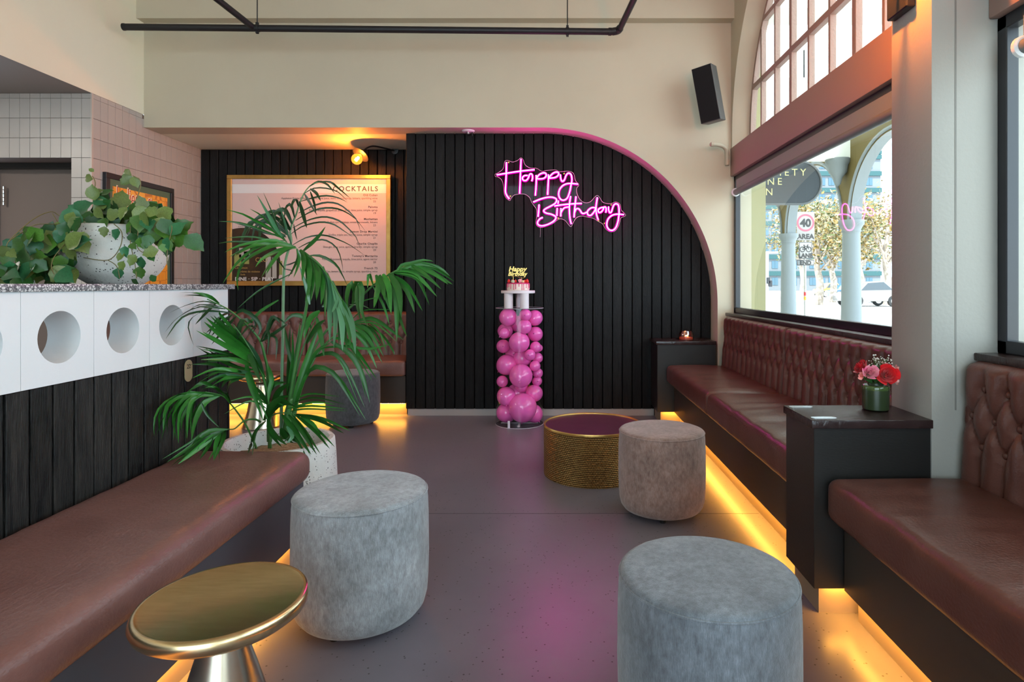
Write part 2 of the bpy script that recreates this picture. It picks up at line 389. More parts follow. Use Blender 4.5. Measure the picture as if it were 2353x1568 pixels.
def shop_window(n, y0, y1):
    w = struct(empty('window_%d' % n))
    fr = M_['frame']
    box('frame_bar', fr, (1.595, 1.64, y0, y1, .957, 1.003), w, .003, 1)
    box('frame_bar', fr, (1.595, 1.64, y0, y1, 2.105, 2.153), w, .003, 1)
    box('frame_bar', fr, (1.595, 1.64, y1-.045, y1, .957, 2.153), w, .003, 1)
    box('frame_bar', fr, (1.595, 1.64, y0, y0+.045, .957, 2.153), w, .003, 1)
    MB().add([(XG, y0, .96), (XG, y1, .96), (XG, y1, 2.15), (XG, y0, 2.15)], [(0,1,2,3)]).obj('pane', M_['glass'], w)
    box('window_ledge', M_['darktop'], (1.51, 1.75, y0+.001, y1-.03 if n == 4 else y1-.001, .930, .957), w, .004, 2)
    return w
shop_window(4, 2.395, 5.25); shop_window(5, -.73, 2.14); shop_window(6, -3.9, -.98)
w7 = struct(empty('window_7'))  # unseen glazing, added and sized for fill daylight
MB().add([(-3.4,-4.1,0),(1.2,-4.1,0),(1.2,-4.1,3.7),(-3.4,-4.1,3.7)], [(0,1,2,3)]).obj('pane', M_['glass'], w7)
for x in (-3.4, -1.8, -.3, 1.15): box('frame_bar', M_['frame'], (x, x+.05, -4.14, -4.06, 0, 3.7), w7)
# roller blinds
for i, (y0, y1) in enumerate(((2.40, 5.13), (-.70, 2.00))):
    lab = 'grey roller blind rolled up above the far shop window' if i == 0 else 'grey roller blind with white end bracket above the nearer shop window'
    bl = empty('roller_blind', lab, 'blind', 'roller blinds over the shop windows', (1.585, (y0+y1)/2, 2.03))
    h = (y1-y0)/2
    MB().box(-.006, .008, -h, h, -.015, .075).obj('fascia', mat('blind_fascia', (.24,.26,.24), .5), bl)
    MB().lathe([(.026,0),(.026,2*h-.03)], 20).xf(Matrix.Translation((-.012,h-.015,-.035)) @ Matrix.Rotation(math.pi/2,4,'X')).obj('rolled_fabric', mat('blind_fabric', (.17,.18,.18), .6), bl, 40)
    MB().lathe([(.030,0),(.036,.006),(.036,.02),(.030,.026)], 20).xf(Matrix.Translation((-.012,h+.008,-.033)) @ Matrix.Rotation(math.pi/2,4,'X')).obj('end_bracket', M_['white'], bl, 40)
# ---------------------------------------------------------------- upholstery builders
def cushion(name, material, x0, x1, y0, y1, z0, z1, r, parent, crown=.012, wr=.0015, ny=60, seed=0, along='y'):
    """rounded cushion swept along its length, slightly crowned and creased"""
    L_ = y1-y0; vs = []; fs = []; ys = []
    for k in range(7): ys.append(r*(1-math.cos(math.pi/2*k/6)))
    n = max(4, int((L_-2*r)/.03)); ys += [r+(L_-2*r)*k/n for k in range(1, n)]
    ys += [L_-d for d in reversed(ys[:7])]
    m = 0
    for d in ys:
        e = min(d, L_-d); ins = 0 if e >= r else r-math.sqrt(max(r*r-(r-e)**2, 0))
        ins *= .55; rr = max(r-ins, .006); a0, a1, b0, b1 = x0+ins, x1-ins, z0+ins, z1-ins
        sec = []
        q = 5
        for cx, cz, st in ((a1-rr, b1-rr, 0), (a0+rr, b1-rr, 1), (a0+rr, b0+rr, 2), (a1-rr, b0+rr, 3)):
            for k in range(q+1):
                a = math.pi/2*(st+k/q); sec.append((cx+rr*math.cos(a), cz+rr*math.sin(a)))
            if st == 0:
                for k in range(1, 10): sec.append((a1-rr+(a0-a1+2*rr)*k/10, b1))
            if st == 2:
                for k in range(1, 4): sec.append((a0+rr+(a1-a0-2*rr)*k/4, b0))
        m = len(sec)
        for (x, z) in sec:
            y = y0+d; t = max(0, (z-z0)/(z1-z0))
            cz = crown*t*math.sin(math.pi*min(max((x-x0)/(x1-x0),0),1))**.7*min(1, e/.12)**.6
            w = wr*noise.noise(Vector((x*3+seed, y*14, z*3)))*2 + wr*1.5*noise.noise(Vector((x*2+seed, y*4, 7)))
            vs.append((x+(w if x < (x0+x1)/2 else -w)*.6, y, z+cz+w*t*2))
    for i in range(len(ys)-1):
        for k in range(m): fs.append((i*m+k, i*m+(k+1)%m, (i+1)*m+(k+1)%m, (i+1)*m+k))
    fs.append(tuple(range(m))); fs.append(tuple((len(ys)-1)*m+k for k in range(m)))
    mb = MB().add(vs, fs)
    if along == 'x': mb.v = [(y, x, z) for x, y, z in mb.v]
    return mb.obj(name, material, parent, 60)
def tufted(name, material, Lu, Lv, rows, p, off, place, parent, thick=.06, amp=.02, res=.0095, lean=.0):
    """buttoned diamond upholstery: u along, v up, d out; rows = heights of the button rows from the top down"""
    nu = int(Lu/res); nv = int(Lv/res); q = rows[0]-rows[1]; vs = []; fs = []
    def puff(u, v):
        if v > rows[0]: return abs(math.sin(math.pi*(u-off)/p))**.55
        o2 = off+(len(rows)-1)*p/2
        if v < rows[-1]: return abs(math.sin(math.pi*(u-o2)/p))**.55
        a = (u-off)/p+(rows[0]-v)/(2*q); b = (u-off)/p-(rows[0]-v)/(2*q)
        return (abs(math.sin(math.pi*a))*abs(math.sin(math.pi*b)))**.36
    r = .035
    for j in range(nv+1):
        v = Lv*j/nv
        for i in range(nu+1):
            u = Lu*i/nu
            e = min(u, Lu-u); ev = Lv-v
            ed = 1 if e >= r*.5 else math.sqrt(max(1-(1-e/(r*.5))**2, 0))
            et = 1 if ev >= r else math.sqrt(max(1-(1-ev/r)**2, 0))
            pf = puff(u, v); fade = min(1, e/.02)
            for kr, rv_ in enumerate(rows):          # dimple under each button
                if abs(v-rv_) < .03:
                    uo = off+(kr % 2)*p/2; du = (u-uo+p/2) % p-p/2; ds = math.hypot(du, v-rv_)
                    if ds < .028: pf *= max(0, (ds-.008)/.020)**.6 if ds > .008 else 0
            if v > rows[0]: fade *= 1-.62*min(1, (v-rows[0])/(Lv-rows[0]))
            else:
                pass
            w = noise.noise(Vector((u*30, v*30, 3)))*.0012
            d = (thick-amp*(1-pf)*fade)*ed*et + w*et + lean*(Lv-v)
            vs.append(place(u, d, v))
    for j in range(nv):
        for i in range(nu):
            a = j*(nu+1)+i; fs.append((a, a+1, a+nu+2, a+nu+1))
    mb = MB().add(vs, fs)
    # side and back skirt
    for (i0, j0, i1, j1) in ((0,0,0,nv), (nu,0,nu,nv), (0,nv,nu,nv), (0,0,nu,0)):
        a = [place(Lu*(i0+(i1-i0)*k/20)/nu, lean*(Lv-Lv*(j0+(j1-j0)*k/20)/nv), Lv*(j0+(j1-j0)*k/20)/nv) for k in range(21)]
        b = [place(Lu*(i0+(i1-i0)*k/20)/nu, -.001, Lv*(j0+(j1-j0)*k/20)/nv) for k in range(21)]
        mb.add(a+b, [(k, k+1, k+22, k+21) for k in range(20)])
    o = mb.obj(name, material, parent, 179)
    bm_ = MB().ball((0,0,0), .0125, 12, 8, .65).mesh('button', material, 179)
    for k, v in enumerate(rows):
        u = off+(k % 2)*p/2
        while u > p: u -= p
        while u < Lu-.02:
            if u > .02:
                b = inst('button', bm_, o); c = Vector(place(u, thick-amp+.004+lean*(Lv-v), v)); n_ = (Vector(place(u, 1, v))-Vector(place(u, 0, v))).normalized()
                b.location = c; b.rotation_euler = n_.to_track_quat('Z', 'Y').to_euler()
            u += p
    return o
def led_strip(parent, x0, x1, y0, y1, z, m='led', name='led_strip'):
    return MB().add([(x0,y0,z),(x1,y0,z),(x1,y1,z),(x0,y1,z)], [(0,1,2,3)]).obj(name, M_[m], parent)
LEA, LE2 = M_['leather'], M_['leather2']
# ---------------------------------------------------------------- banquettes along the windows
def window_banquette(label, segs, y0, y1, offs):
    b = empty('banquette', label, 'bench', None, (1.3, (y0+y1)/2, 0)); b.location = (0,0,0)
    for i, (a, c) in enumerate(segs):
        cushion('seat_cushion', LE2, .970, 1.465, a+.004, c-.004, .363, .515, .036, b, seed=i*5)
        L_ = c-a-.010
        tufted('backrest', LE2, L_, .425, [.335, .236, .138], .1065, offs[i], lambda u, d, v, c=c: (1.515-d, c-.005-u, .506+v), b, thick=.055, amp=.027, lean=.05)
        if i: MB().tube([(1.463-.006, c, .53), (1.475, c, .93)], .003, 6).obj('welt', LE2, b)
    box('base_panel', M_['panel'], (1.04, 1.5, y0, y1, .11, .363), b)
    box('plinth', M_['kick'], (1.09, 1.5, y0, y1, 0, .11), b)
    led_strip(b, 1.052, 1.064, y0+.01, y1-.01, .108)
    return b
window_banquette('long tufted oxblood leather banquette under the far shop window, between the two black side boxes', [(3.77, 5.105), (2.402, 3.77)], 2.402, 5.105, [.06, .06])
window_banquette('tufted brown leather banquette under the nearer window, in front of the side box with flowers', [(-.70, 2.126)], -.70, 2.126, [.083])
def side_box(label, x0, x1, y0, y1, led):
    b = empty('side_table', label, 'table', None)
    box('body', M_['base'], (x0, x1, y0, y1, .1086, .686), b, .0015, 1)
    box('table_top', M_['darktop'], (x0-.012, x1+.003, y0-.011, y1, .686, .7165), b, .0025, 2)
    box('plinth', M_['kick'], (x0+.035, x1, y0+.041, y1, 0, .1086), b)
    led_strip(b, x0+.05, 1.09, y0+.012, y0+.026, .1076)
    return b
side_box('black box side table against the column, holding the green flower vase', .938, 1.357, 2.14, 2.396, 1)
side_box('black box side table in the far corner holding the small candle jar', .898, 1.40, 5.115, 5.452, 1)
# alcove banquette
b = empty('banquette', 'brown tufted leather banquette in the back alcove beneath the cocktail menu', 'bench')
cushion('seat_cushion', LEA, 5.425, 5.93, -3.59, -2.46, .363, .505, .03, b, along='x', seed=2)
cushion('seat_cushion', LEA, 5.425, 5.93, -2.46, -1.352, .363, .505, .03, b, along='x', seed=9)
for x0, x1, of in ((-3.59, -2.462, .05), (-2.458, -1.352, .05)):
    tufted('backrest', LEA, x1-x0, .43, [.318, .222, .124], .112, of, lambda u, d, v, x0=x0: (x0+u, 6.03-d, .500+v), b, thick=.065, amp=.028, lean=.08)
box('base_panel', M_['panel'], (-3.59, -1.352, 5.475, 6.0, .11, .363), b)
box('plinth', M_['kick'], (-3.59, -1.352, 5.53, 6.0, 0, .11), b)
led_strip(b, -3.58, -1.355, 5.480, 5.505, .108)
# left bench: plain leather seat on a slate base
b = empty('bench', 'long plain brown leather bench along the boarded bar wall', 'bench')
cushion('seat_cushion', LEA, -1.615, -1.062, -.9, 2.640, .335, .472, .052, b, crown=.006, wr=.001, seed=4)
box('base_panel', M_['baseblue'], (-1.615, -1.087, -.9, 2.60, .11, .345), b)
box('plinth', M_['kick'], (-1.615, -1.128, -.9, 2.56, 0, .11), b)
led_strip(b, -1.117, -1.103, -.89, 2.59, .108)
# ---------------------------------------------------------------- bar wall: boards below, white pierced blocks above, terrazzo top
bar = empty('bar_counter', 'half-height bar wall with terrazzo top, white pierced blocks and black boards', 'counter')
XW = -1.633; YE = 3.012
ter = mat('terrazzo', (.085,.09,.10), .3)
nt = ter.node_tree; N = nt.nodes; L = nt.links; bb = N['Principled BSDF']
tc = N.new('ShaderNodeTexCoord')
def chips(scale, thr, prev, col):
    v = N.new('ShaderNodeTexVoronoi'); v.feature = 'DISTANCE_TO_EDGE'; v.inputs['Scale'].default_value = scale; L.new(tc.outputs['Object'], v.inputs['Vector'])
    v2 = N.new('ShaderNodeTexVoronoi'); v2.inputs['Scale'].default_value = scale; L.new(tc.outputs['Object'], v2.inputs['Vector'])
    sp = N.new('ShaderNodeSeparateColor'); L.new(v2.outputs['Color'], sp.inputs[0])
    g1 = N.new('ShaderNodeMath'); g1.operation = 'GREATER_THAN'; g1.inputs[1].default_value = thr; L.new(v.outputs['Distance'], g1.inputs[0])
    g2 = N.new('ShaderNodeMath'); g2.operation = 'GREATER_THAN'; g2.inputs[1].default_value = .42; L.new(sp.outputs[0], g2.inputs[0])
    mu = N.new('ShaderNodeMath'); mu.operation = 'MULTIPLY'; L.new(g1.outputs[0], mu.inputs[0]); L.new(g2.outputs[0], mu.inputs[1])
    mx = N.new('ShaderNodeMixRGB'); L.new(mu.outputs[0], mx.inputs[0])
    if prev is None: mx.inputs[1].default_value = (.085,.09,.10,1)
    else: L.new(prev, mx.inputs[1])
    mx.inputs[2].default_value = (*col, 1); return mx.outputs[0]
o1 = chips(260, .10, None, (.30,.31,.32)); o2 = chips(110, .12, o1, (.62,.63,.63)); L.new(o2, bb.inputs['Base Color'])
box('counter_top', ter, (-2.10, XW+.012, -.9, YE+.03, 1.1785, 1.2035), bar, .002, 2)
# pierced block
def pierced(w, h, t, r, zc):
    n = 40; vs = []; fs = []
    def edge(a):
        c, s = math.cos(a), math.sin(a); k = min((w/2)/abs(c) if abs(c) > 1e-9 else 9, ((h-zc) if s > 0 else zc)/abs(s) if abs(s) > 1e-9 else 9)
        return k*c, k*s
    angs = sorted(set([2*math.pi*k/n for k in range(n)] + [math.atan2(s2, c2) % (2*math.pi) for c2 in (-w/2, w/2) for s2 in (h-zc, -zc)]))
    n = len(angs)
    for a in angs:
        ex, ez = edge(a)
        for x in (0, -t): vs += [(x, r*math.cos(a), zc+r*math.sin(a)), (x, ex, zc+ez)]
    for k in range(n):
        a = 4*k; b = 4*((k+1) % n)
        fs += [(a, a+1, b+1, b), (a+2, b+2, b+3, a+3), (a, b, b+2, a+2), (a+1, a+3, b+3, b+1)]
    return MB().add(vs, fs)
zb = .8735; hb = 1.1785-zb
pb = pierced(.2905, hb, .115, .0868, 1.027-zb).mesh('block', M_['block'], 40, 0)
k = 0; yb = 2.999-.146
while yb > -.8:
    inst('block', pb, bar, (XW, yb, zb)); yb -= .2923
box('end_panel', M_['base'], (XW-.117, XW+.0005, 2.9995, 3.012, 0, 1.1785), bar)
box('backing', M_['void'], (XW-.115, XW-.024, -.9, 2.999, 0, zb-.002), bar)
pm3 = MB().box(0, .021, -.0395, .0395, 0, zb-.012).mesh('plank', M_['plankworn'], None, .0022, 1)
yb = 2.9575
while yb > -.8:
    inst('plank', pm3, bar, (XW-.0235+random.uniform(-.0015,.0015), yb, .01), (0,0,random.uniform(-.008,.008))); yb -= .0873
# number plate on the boards
np_ = empty('number_plate', 'small gold pill-shaped plate reading 22 on the black boards', 'sign', None, (XW+.002, 2.668, .816))
pl = [(.0275*math.cos(a), .0215*(1 if math.sin(a) >= 0 else -1)+.0275*math.sin(a)) for a in [2*math.pi*k/32 for k in range(32)]]
MB().prism(pl, 'x', 0, .0025).obj('plate', mat('pale_gold_plate', (.55,.47,.27), .35, metal=.3), np_)
text_mesh('22', .028, M_['black'], 'lettering', np_, 'CENTER', Matrix.Translation((.0028, 0, .010)) @ Matrix.Rotation(math.pi/2, 4, 'Z') @ FACE)
# ---------------------------------------------------------------- ottomans
def velour(name, a, b_, c=None):
    m = mat(name, a, .85, vary=b_, vscale=42, vdist=.2, bump=.25, bscale=300, sheen=.3, stretch=(1.3,1.3,.75))
    N = m.node_tree.nodes; L = m.node_tree.links; b = N['Principled BSDF']
    n2 = N.new('ShaderNodeTexNoise'); n2.inputs['Scale'].default_value = 7; n2.inputs['Detail'].default_value = 3; tc = N.new('ShaderNodeTexCoord'); L.new(tc.outputs['Object'], n2.inputs['Vector'])
    n3 = N.new('ShaderNodeTexNoise'); n3.inputs['Scale'].default_value = 1; n3.inputs['Detail'].default_value = 4; mp = N.new('ShaderNodeMapping'); mp.inputs['Scale'].default_value = (420, 420, 60)
    L.new(tc.outputs['Object'], mp.inputs[0]); L.new(mp.outputs[0], n3.inputs['Vector'])
    mr = N.new('ShaderNodeMapRange'); mr.inputs[1].default_value = .3; mr.inputs[2].default_value = .7; mr.inputs[3].default_value = .70; mr.inputs[4].default_value = 1.24; L.new(n2.outputs[0], mr.inputs[0])
    m3 = N.new('ShaderNodeMapRange'); m3.inputs[1].default_value = .3; m3.inputs[2].default_value = .7; m3.inputs[3].default_value = .80; m3.inputs[4].default_value = 1.2; L.new(n3.outputs[0], m3.inputs[0])
    mu = N.new('ShaderNodeMath'); mu.operation = 'MULTIPLY'; L.new(mr.outputs[0], mu.inputs[0]); L.new(m3.outputs[0], mu.inputs[1])
    hs = N.new('ShaderNodeHueSaturation'); src = b.inputs['Base Color'].links[0].from_socket; L.new(src, hs.inputs['Color']); L.new(mu.outputs[0], hs.inputs['Value']); L.new(hs.outputs[0], b.inputs['Base Color'])
    return m
def ottoman(label, x, y, r, h, m, seam=0):
    o = empty('ottoman', label, 'stool', None, (x, y, 0), rz=seam)
    pr = [(r*.55,.022),(r*.80,.022),(r*.88,.030),(r*.94,.048),(r*.975,.080),(r*.99,.13),(r*1.0,.22),(r*.995,h-.10),(r*.985,h-.04),(r*.972,h-.014)]
    MB().lathe(pr, 72).obj('body', m, o, 50)
    tp = [(r*.972,h-.014),(r*.955,h-.004),(r*.90,h+.001),(r*.6,h+.004),(0,h+.006)]
    MB().lathe([(0,h-.02),(r*.96,h-.02)]+tp, 72).obj('top_panel', m, o, 50)
    MB().tube([(r*.972*math.cos(a), r*.972*math.sin(a), h-.012) for a in [2*math.pi*k/72 for k in range(73)]], .0032, 6, False).obj('piping', m, o, 179)
    MB().tube([(r*.975,0,.08),(r*1.001,0,.22),(r*.997,0,h-.1),(r*.974,0,h-.015)], .0014, 5).obj('side_seam', m, o, 179)
    fm = MB().lathe([(.016,0),(.018,.004),(.018,.026),(.014,.026)], 14).mesh('foot', M_['black'], 40)
    for k in range(4):
        a = math.pi/2*k+.4; inst('foot', fm, o, (r*.66*math.cos(a), r*.66*math.sin(a), 0))
    return o
ottoman('large pale grey velour round ottoman beside the brass side table', -.695, 2.17, .240, .458, velour('silver_velour', (.20,.20,.205), (.32,.33,.35)), .9)
ottoman('blue-grey velour round ottoman nearest the camera beside the window banquettes', .404, 1.563, .2337, .452, velour('slate_velour', (.095,.105,.12), (.17,.19,.215)), 1.2)
ottoman('mauve velour round ottoman, LED warmth painted in, beside the hammered gold table', .577, 3.16, .228, .438, velour('mauve_velour_led_tint', (.19,.105,.08), (.29,.19,.16)), 2.6)  # brown warmth of the amber LED light is put into the fabric colour
ottoman('charcoal velour round ottoman in front of the alcove banquette', -1.723, 5.15, .226, .447, velour('charcoal_velour', (.045,.048,.054), (.085,.09,.10)), -1.75)
# ---------------------------------------------------------------- tables
def brass_table(label, x, y, r, h):
    o = empty('brass_side_table', label, 'table', None, (x, y, 0))
    top = [(.040,-.080),(.075,-.066),(r*.72,-.052),(r*.90,-.042),(r*.975,-.031),(r,-.019),(r*.985,-.007),(r*.955,-.0005),(r*.92,-.0015),(r*.89,-.004),(0,-.004)]
    MB().lathe([(a, h+z) for a, z in [(0,-.080)]+top], 96).obj('table_top', M_['brass'], o, 60)
    ped = [(0,0),(.146,0),(.150,.004),(.149,.010),(.138,.05),(.115,.14),(.092,.24),(.068,.32),(.050,.375),(.046,.390),(.052,.400)]
    MB().lathe([(a, z*(h-.078)/.40) for a, z in ped], 64).obj('pedestal', M_['brass_leg'], o, 60)
brass_table('round brass side table on a flared pedestal beside the long leather bench', -.757, 1.372, .184, .482)
brass_table('round brass side table in the back alcove behind the palm', -2.47, 5.05, .185, .447)
ham = mat('hammered_gold', (.27,.155,.05), .36, metal=.9, vary=(.20,.115,.04), vscale=9)
nt = ham.node_tree; N = nt.nodes; L = nt.links
tc = N.new('ShaderNodeTexCoord'); sp = N.new('ShaderNodeSeparateXYZ'); L.new(tc.outputs['Object'], sp.inputs[0])
def mth(op, a, b=None):
    n_ = N.new('ShaderNodeMath'); n_.operation = op
    for i, q in enumerate((a, b)):
        if q is None: continue
        if isinstance(q, (int, float)): n_.inputs[i].default_value = q
        else: L.new(q, n_.inputs[i])
    return n_.outputs[0]
ang = mth('ARCTAN2', sp.outputs[1], sp.outputs[0]); su = mth('MULTIPLY', ang, 130); 
row = mth('FLOOR', mth('MULTIPLY', sp.outputs[2], 90)); su = mth('ADD', su, mth('MULTIPLY', row, math.pi))
sv = mth('SINE', mth('MULTIPLY', sp.outputs[2], 90*math.pi))
hh = mth('MULTIPLY', mth('POWER', mth('ABSOLUTE', mth('SINE', mth('MULTIPLY', su, .5))), .7), mth('ABSOLUTE', sv))
bp = N.new('ShaderNodeBump'); bp.inputs['Strength'].default_value = .9; bp.inputs['Distance'].default_value = .006; bp.invert = True
L.new(hh, bp.inputs['Height']); L.new(bp.outputs[0], N['Principled BSDF'].inputs['Normal'])
o = empty('drum_coffee_table', 'low round hammered gold drum table with dark tray top', 'table', None, (.257, 3.814, 0))
MB().lathe([(.309,0),(.313,.002),(.314,.008),(.314,.305),(.312,.305)], 96).obj('drum', ham, o, 40)
MB().lathe([(.300,.300),(.314,.303),(.3155,.310),(.313,.317),(.306,.317),(.303,.312),(.302,.300)], 96).obj('rim', M_['goldframe'], o, 60)
MB().lathe([(0,.300),(.303,.300),(.303,.309),(0,.309)], 96).obj('tray', mat('burgundy_lacquer', (.070,.018,.035), .33, vary=(.09,.025,.045), vscale=10), o, 40)
# ---------------------------------------------------------------- balloon plinth with cake
cyx, cyy, cyr = -.287, 5.172, .207
o = empty('acrylic_cylinder', 'tall clear acrylic cylinder plinth filled with pink balloons, beneath the cake', 'plinth', None, (cyx, cyy, 0))
MB().lathe([(cyr,0),(cyr,1.0)], 72).obj('wall', M_['acrylic'], o, 40)
for v in o.children: 
    v.data.materials[0] = M_['acrylic']
MB().lathe([(cyr,1.0),(0,1.0)], 72).obj('lid', M_['acrylic'], o, 40)
rimm = mat('acrylic_edge', (.75,.70,.78), .2)
for z in (.001, 1.0): MB().tube([(cyr*math.cos(a), cyr*math.sin(a), z) for a in [2*math.pi*k/72 for k in range(73)]], .0018, 5, False).obj('edge', rimm, o, 179)
MB().box(-.16,.16,-.01,.01,.002,.006).box(-.01,.01,-.16,.16,.002,.006).box(-.09,-.07,-.18,-.175,.0,.06).obj('base_cross', rimm, o)
bal = mat('pink_balloon', (.90,.14,.52), .22, spec=.6, coat=.5)
L_b = [  # px, py, r(px), depth mode (1 front, 0 middle, -1 rear), label
 (1169.5,729.7,21,1,'large pink balloon at the upper left of the column top'), (1209,724,14,1,'small pink balloon at the column top, between the two large ones'),
 (1229,731,18.5,.4,'pink balloon at the upper right of the column top'), (1206.5,751,16.8,1,'medium pink balloon just below the small one at the top'),
 (1160.5,766,12.6,1,'small pink balloon at the left below the top one'), (1160,761,18,-1,'pink balloon behind the small left one near the top'),
 (1231,768,18,.6,'pink balloon at the right edge, third from the top'), (1195,787,24,1,'large pink balloon in the middle of the upper half'),
 (1155,796,16,.5,'pink balloon at the left edge below the upper half'), (1231,798,13,1,'small pink balloon at the right edge under the third'),
 (1239,800,8.5,-.3,'tiny pink balloon half hidden at the right edge'), (1219,816,13,1,'small round pink balloon right of centre, halfway up'),
 (1237,823,12.5,.2,'small pink balloon at the right edge halfway up'), (1160,838.7,24,1,'large pink balloon at the left edge halfway up'),
 (1200,824,22,-.2,'pink balloon behind the small one halfway up'), (1230,841.6,12.8,1,'small pink balloon right of the lower large one, upper of two'),
 (1236,857.8,12.3,.6,'small pink balloon right of the lower large one, lower of two'), (1198.3,864,27,1,'large pink balloon in the middle of the lower half'),
 (1155,877,13.5,1,'small pink balloon at the left edge of the lower half'), (1234,876,12,-.2,'pale pink balloon mostly hidden at the right of the lower half'),
 (1164,911,22,1,'large pink balloon at the lower left, above the bottom one'), (1198,889,16,-.4,'pink balloon tucked behind between the two large ones'),
 (1229,904,20,.7,'tall pink balloon at the lower right edge'), (1202,937,33,1,'largest pink balloon at the bottom front of the column'),
 (1163,955,23,.4,'pink balloon at the bottom left of the column'), (1228,952,21,-.2,'pink balloon at the bottom right, behind the largest one'),
 (1190,745,20,-1,'pink balloon at the rear of the column near the top'), (1180,812,22,-1,'pink balloon at the rear of the column, halfway up'),
 (1185,905,24,-1,'pink balloon at the rear of the column, lower down')]
bmesh_ = {}
for i, (px, py, r, md, lab) in enumerate(L_b):
    k = 5.17/F; R = r*k; dx = (px-1194)*k
    lim = cyr-.004-R; dy2 = math.sqrt(max(lim**2-dx*dx, 0)); y = cyy - md*dy2
    if abs(dx) > lim: dx = math.copysign(lim, dx)
    sc = y/5.17
    z = CH-(py-CY)/F*y; z = max(z, R*1.02+.003)
    ob = empty('balloon', lab, 'balloon', 'pink balloons in the clear cylinder', (cyx+dx, y, z))
    ob.rotation_euler = (random.uniform(-2.4,2.4), random.uniform(-1,1), 0)
    a = MB().lathe([(0,-1.10)]+[(math.sin(t)*(1-.03*math.cos(t)), -math.cos(t)*(1.02 if math.cos(t)<0 else 1.08)) for t in [math.pi*j/14 for j in range(1,14)]]+[(0,1.02)], 24)
    a.v = [(x_*R*.985, y_*R*.985, z_*R*.96) for x_, y_, z_ in a.v]
    a.obj('skin', bal, ob, 179)
    MB().lathe([(0,0),(.004,.001),(.003,.006),(.007,.011),(0,.012)], 8, (0,0,-R*1.06-.009)).obj('knot', bal, ob, 179)
# cake stand
st = empty('cake_stand', 'white round cake board raised on white cylinder posts on the clear plinth', 'stand', None, (-.298, 5.13, 1.0))
wt_ = mat('white_stand', (.72,.66,.70), .45)
def X5(px, y=5.13): return (px-CX)/F*y
MB().lathe([(0,.128),(.143,.128),(.146,.131),(.146,.149),(.143,.152),(0,.152)], 64).obj('board', wt_, st, 40)
for px, yy in ((1168.5,5.06),(1205,5.03),(1196,5.21)):
    MB().lathe([(0,.002),(.038,.002),(.038,.128),(0,.128)], 32, (X5(px,yy)+.298, yy-5.13, 0)).obj('post', wt_, st, 40)
ck = empty('cake', 'small white drip cake with strawberries and macarons on the white stand', 'cake', None, (-.297, 5.13, 1.1525))
MB().lathe([(0,0),(.094,0),(.096,.003),(.096,.060),(.092,.065),(0,.065)], 48).obj('sponge', mat('white_icing', (.80,.70,.62), .5), ck, 40)
glz = mat('pink_glaze', (.62,.03,.14), .25)
g = MB().lathe([(0,.0652),(.093,.0652),(.0975,.062),(.0975,.056),(.0962,.055)], 48)
for k in range(26):
    a = 2*math.pi*k/26+random.uniform(-.05,.05); ln = random.uniform(.02,.056)
    p0 = (.0962*math.cos(a), .0962*math.sin(a))
    g.tube([(p0[0],p0[1],.058),(p0[0],p0[1],.058-ln*.6),(p0[0],p0[1],.058-ln)], [.0042,.0032,.0044], 6)
g.obj('glaze_drips', glz, ck, 60)
stm = mat('strawberry', (.75,.03,.02), .35)
for i,(x_, y_, s_) in enumerate(((-.078,-.03,1),(-.02,-.045,.9),(.078,-.025,1.1),(.02,.03,1),(-.05,.04,1),(.055,.05,.9))):
    a = MB().lathe([(0,0),(.012,.003),(.014,.011),(.009,.023),(0,.032)], 12)
    a.obj('strawberry_half', stm, ck, 179).location = (x_, y_, .066)
    ck.children[-1].scale = (s_,)*3
mac = [mat('green_macaron', (.55,.60,.42), .6), mat('pink_macaron', (.80,.36,.40), .6), mat('tan_macaron', (.66,.47,.28), .6)]
for i, (x_, y_, mi, rx) in enumerate(((-.044,-.055,0,.2),(.008,-.06,1,1.1),(.040,-.055,2,.1),(.018,-.05,1,1.1),(-.05,-.02,2,.4))):
    a = MB().lathe([(0,0),(.014,0),(.0165,.004),(.016,.008),(.0145,.009),(.0145,.012),(.016,.013),(.0165,.017),(.014,.021),(0,.022)], 16)
    q = a.obj('macaron', mac[mi], ck, 60); q.location = (x_, y_, .067+(.01 if rx > 1 else 0)); q.rotation_euler = (rx*.15, rx, 0)
tp = empty('cake_topper', 'gold script Happy Birthday topper standing in the cake', 'topper', None, (-.297, 5.10, 1.2185))
gold = mat('gold_mirror', (.45,.30,.09), .3, metal=.9)
text_mesh('Happy', .058, gold, 'lettering', tp, 'CENTER', Matrix.Translation((-.006,0,.098)) @ FACE, bold=.0018, depth=.001, shear=.25)
text_mesh('Birthday', .047, gold, 'lettering', tp, 'CENTER', Matrix.Translation((-.006,0,.060)) @ FACE, bold=.0016, depth=.001, shear=.25)
sw = MB()
sw.tube(cr([(-.055,0,.050),(-.02,0,.056),(.02,0,.044),(.05,0,.040),(.064,0,.052),(.058,0,.066),(.046,0,.062)], 5), .0016, 6)
sw.tube(cr([(-.045,0,.125),(-.052,0,.108),(-.038,0,.098),(-.028,0,.106)], 5), .0016, 6)
sw.tube(cr([(.035,0,.098),(.055,0,.096),(.062,0,.112),(.05,0,.124),(.038,0,.120)], 5), .0016, 6)
sw.obj('flourish', gold, tp, 179)
MB().box(-.0415,-.0380,-.001,.001,.0,.056).obj('stick', gold, tp); MB().box(.0305,.0335,-.001,.001,.0,.046).obj('stick', gold, tp)
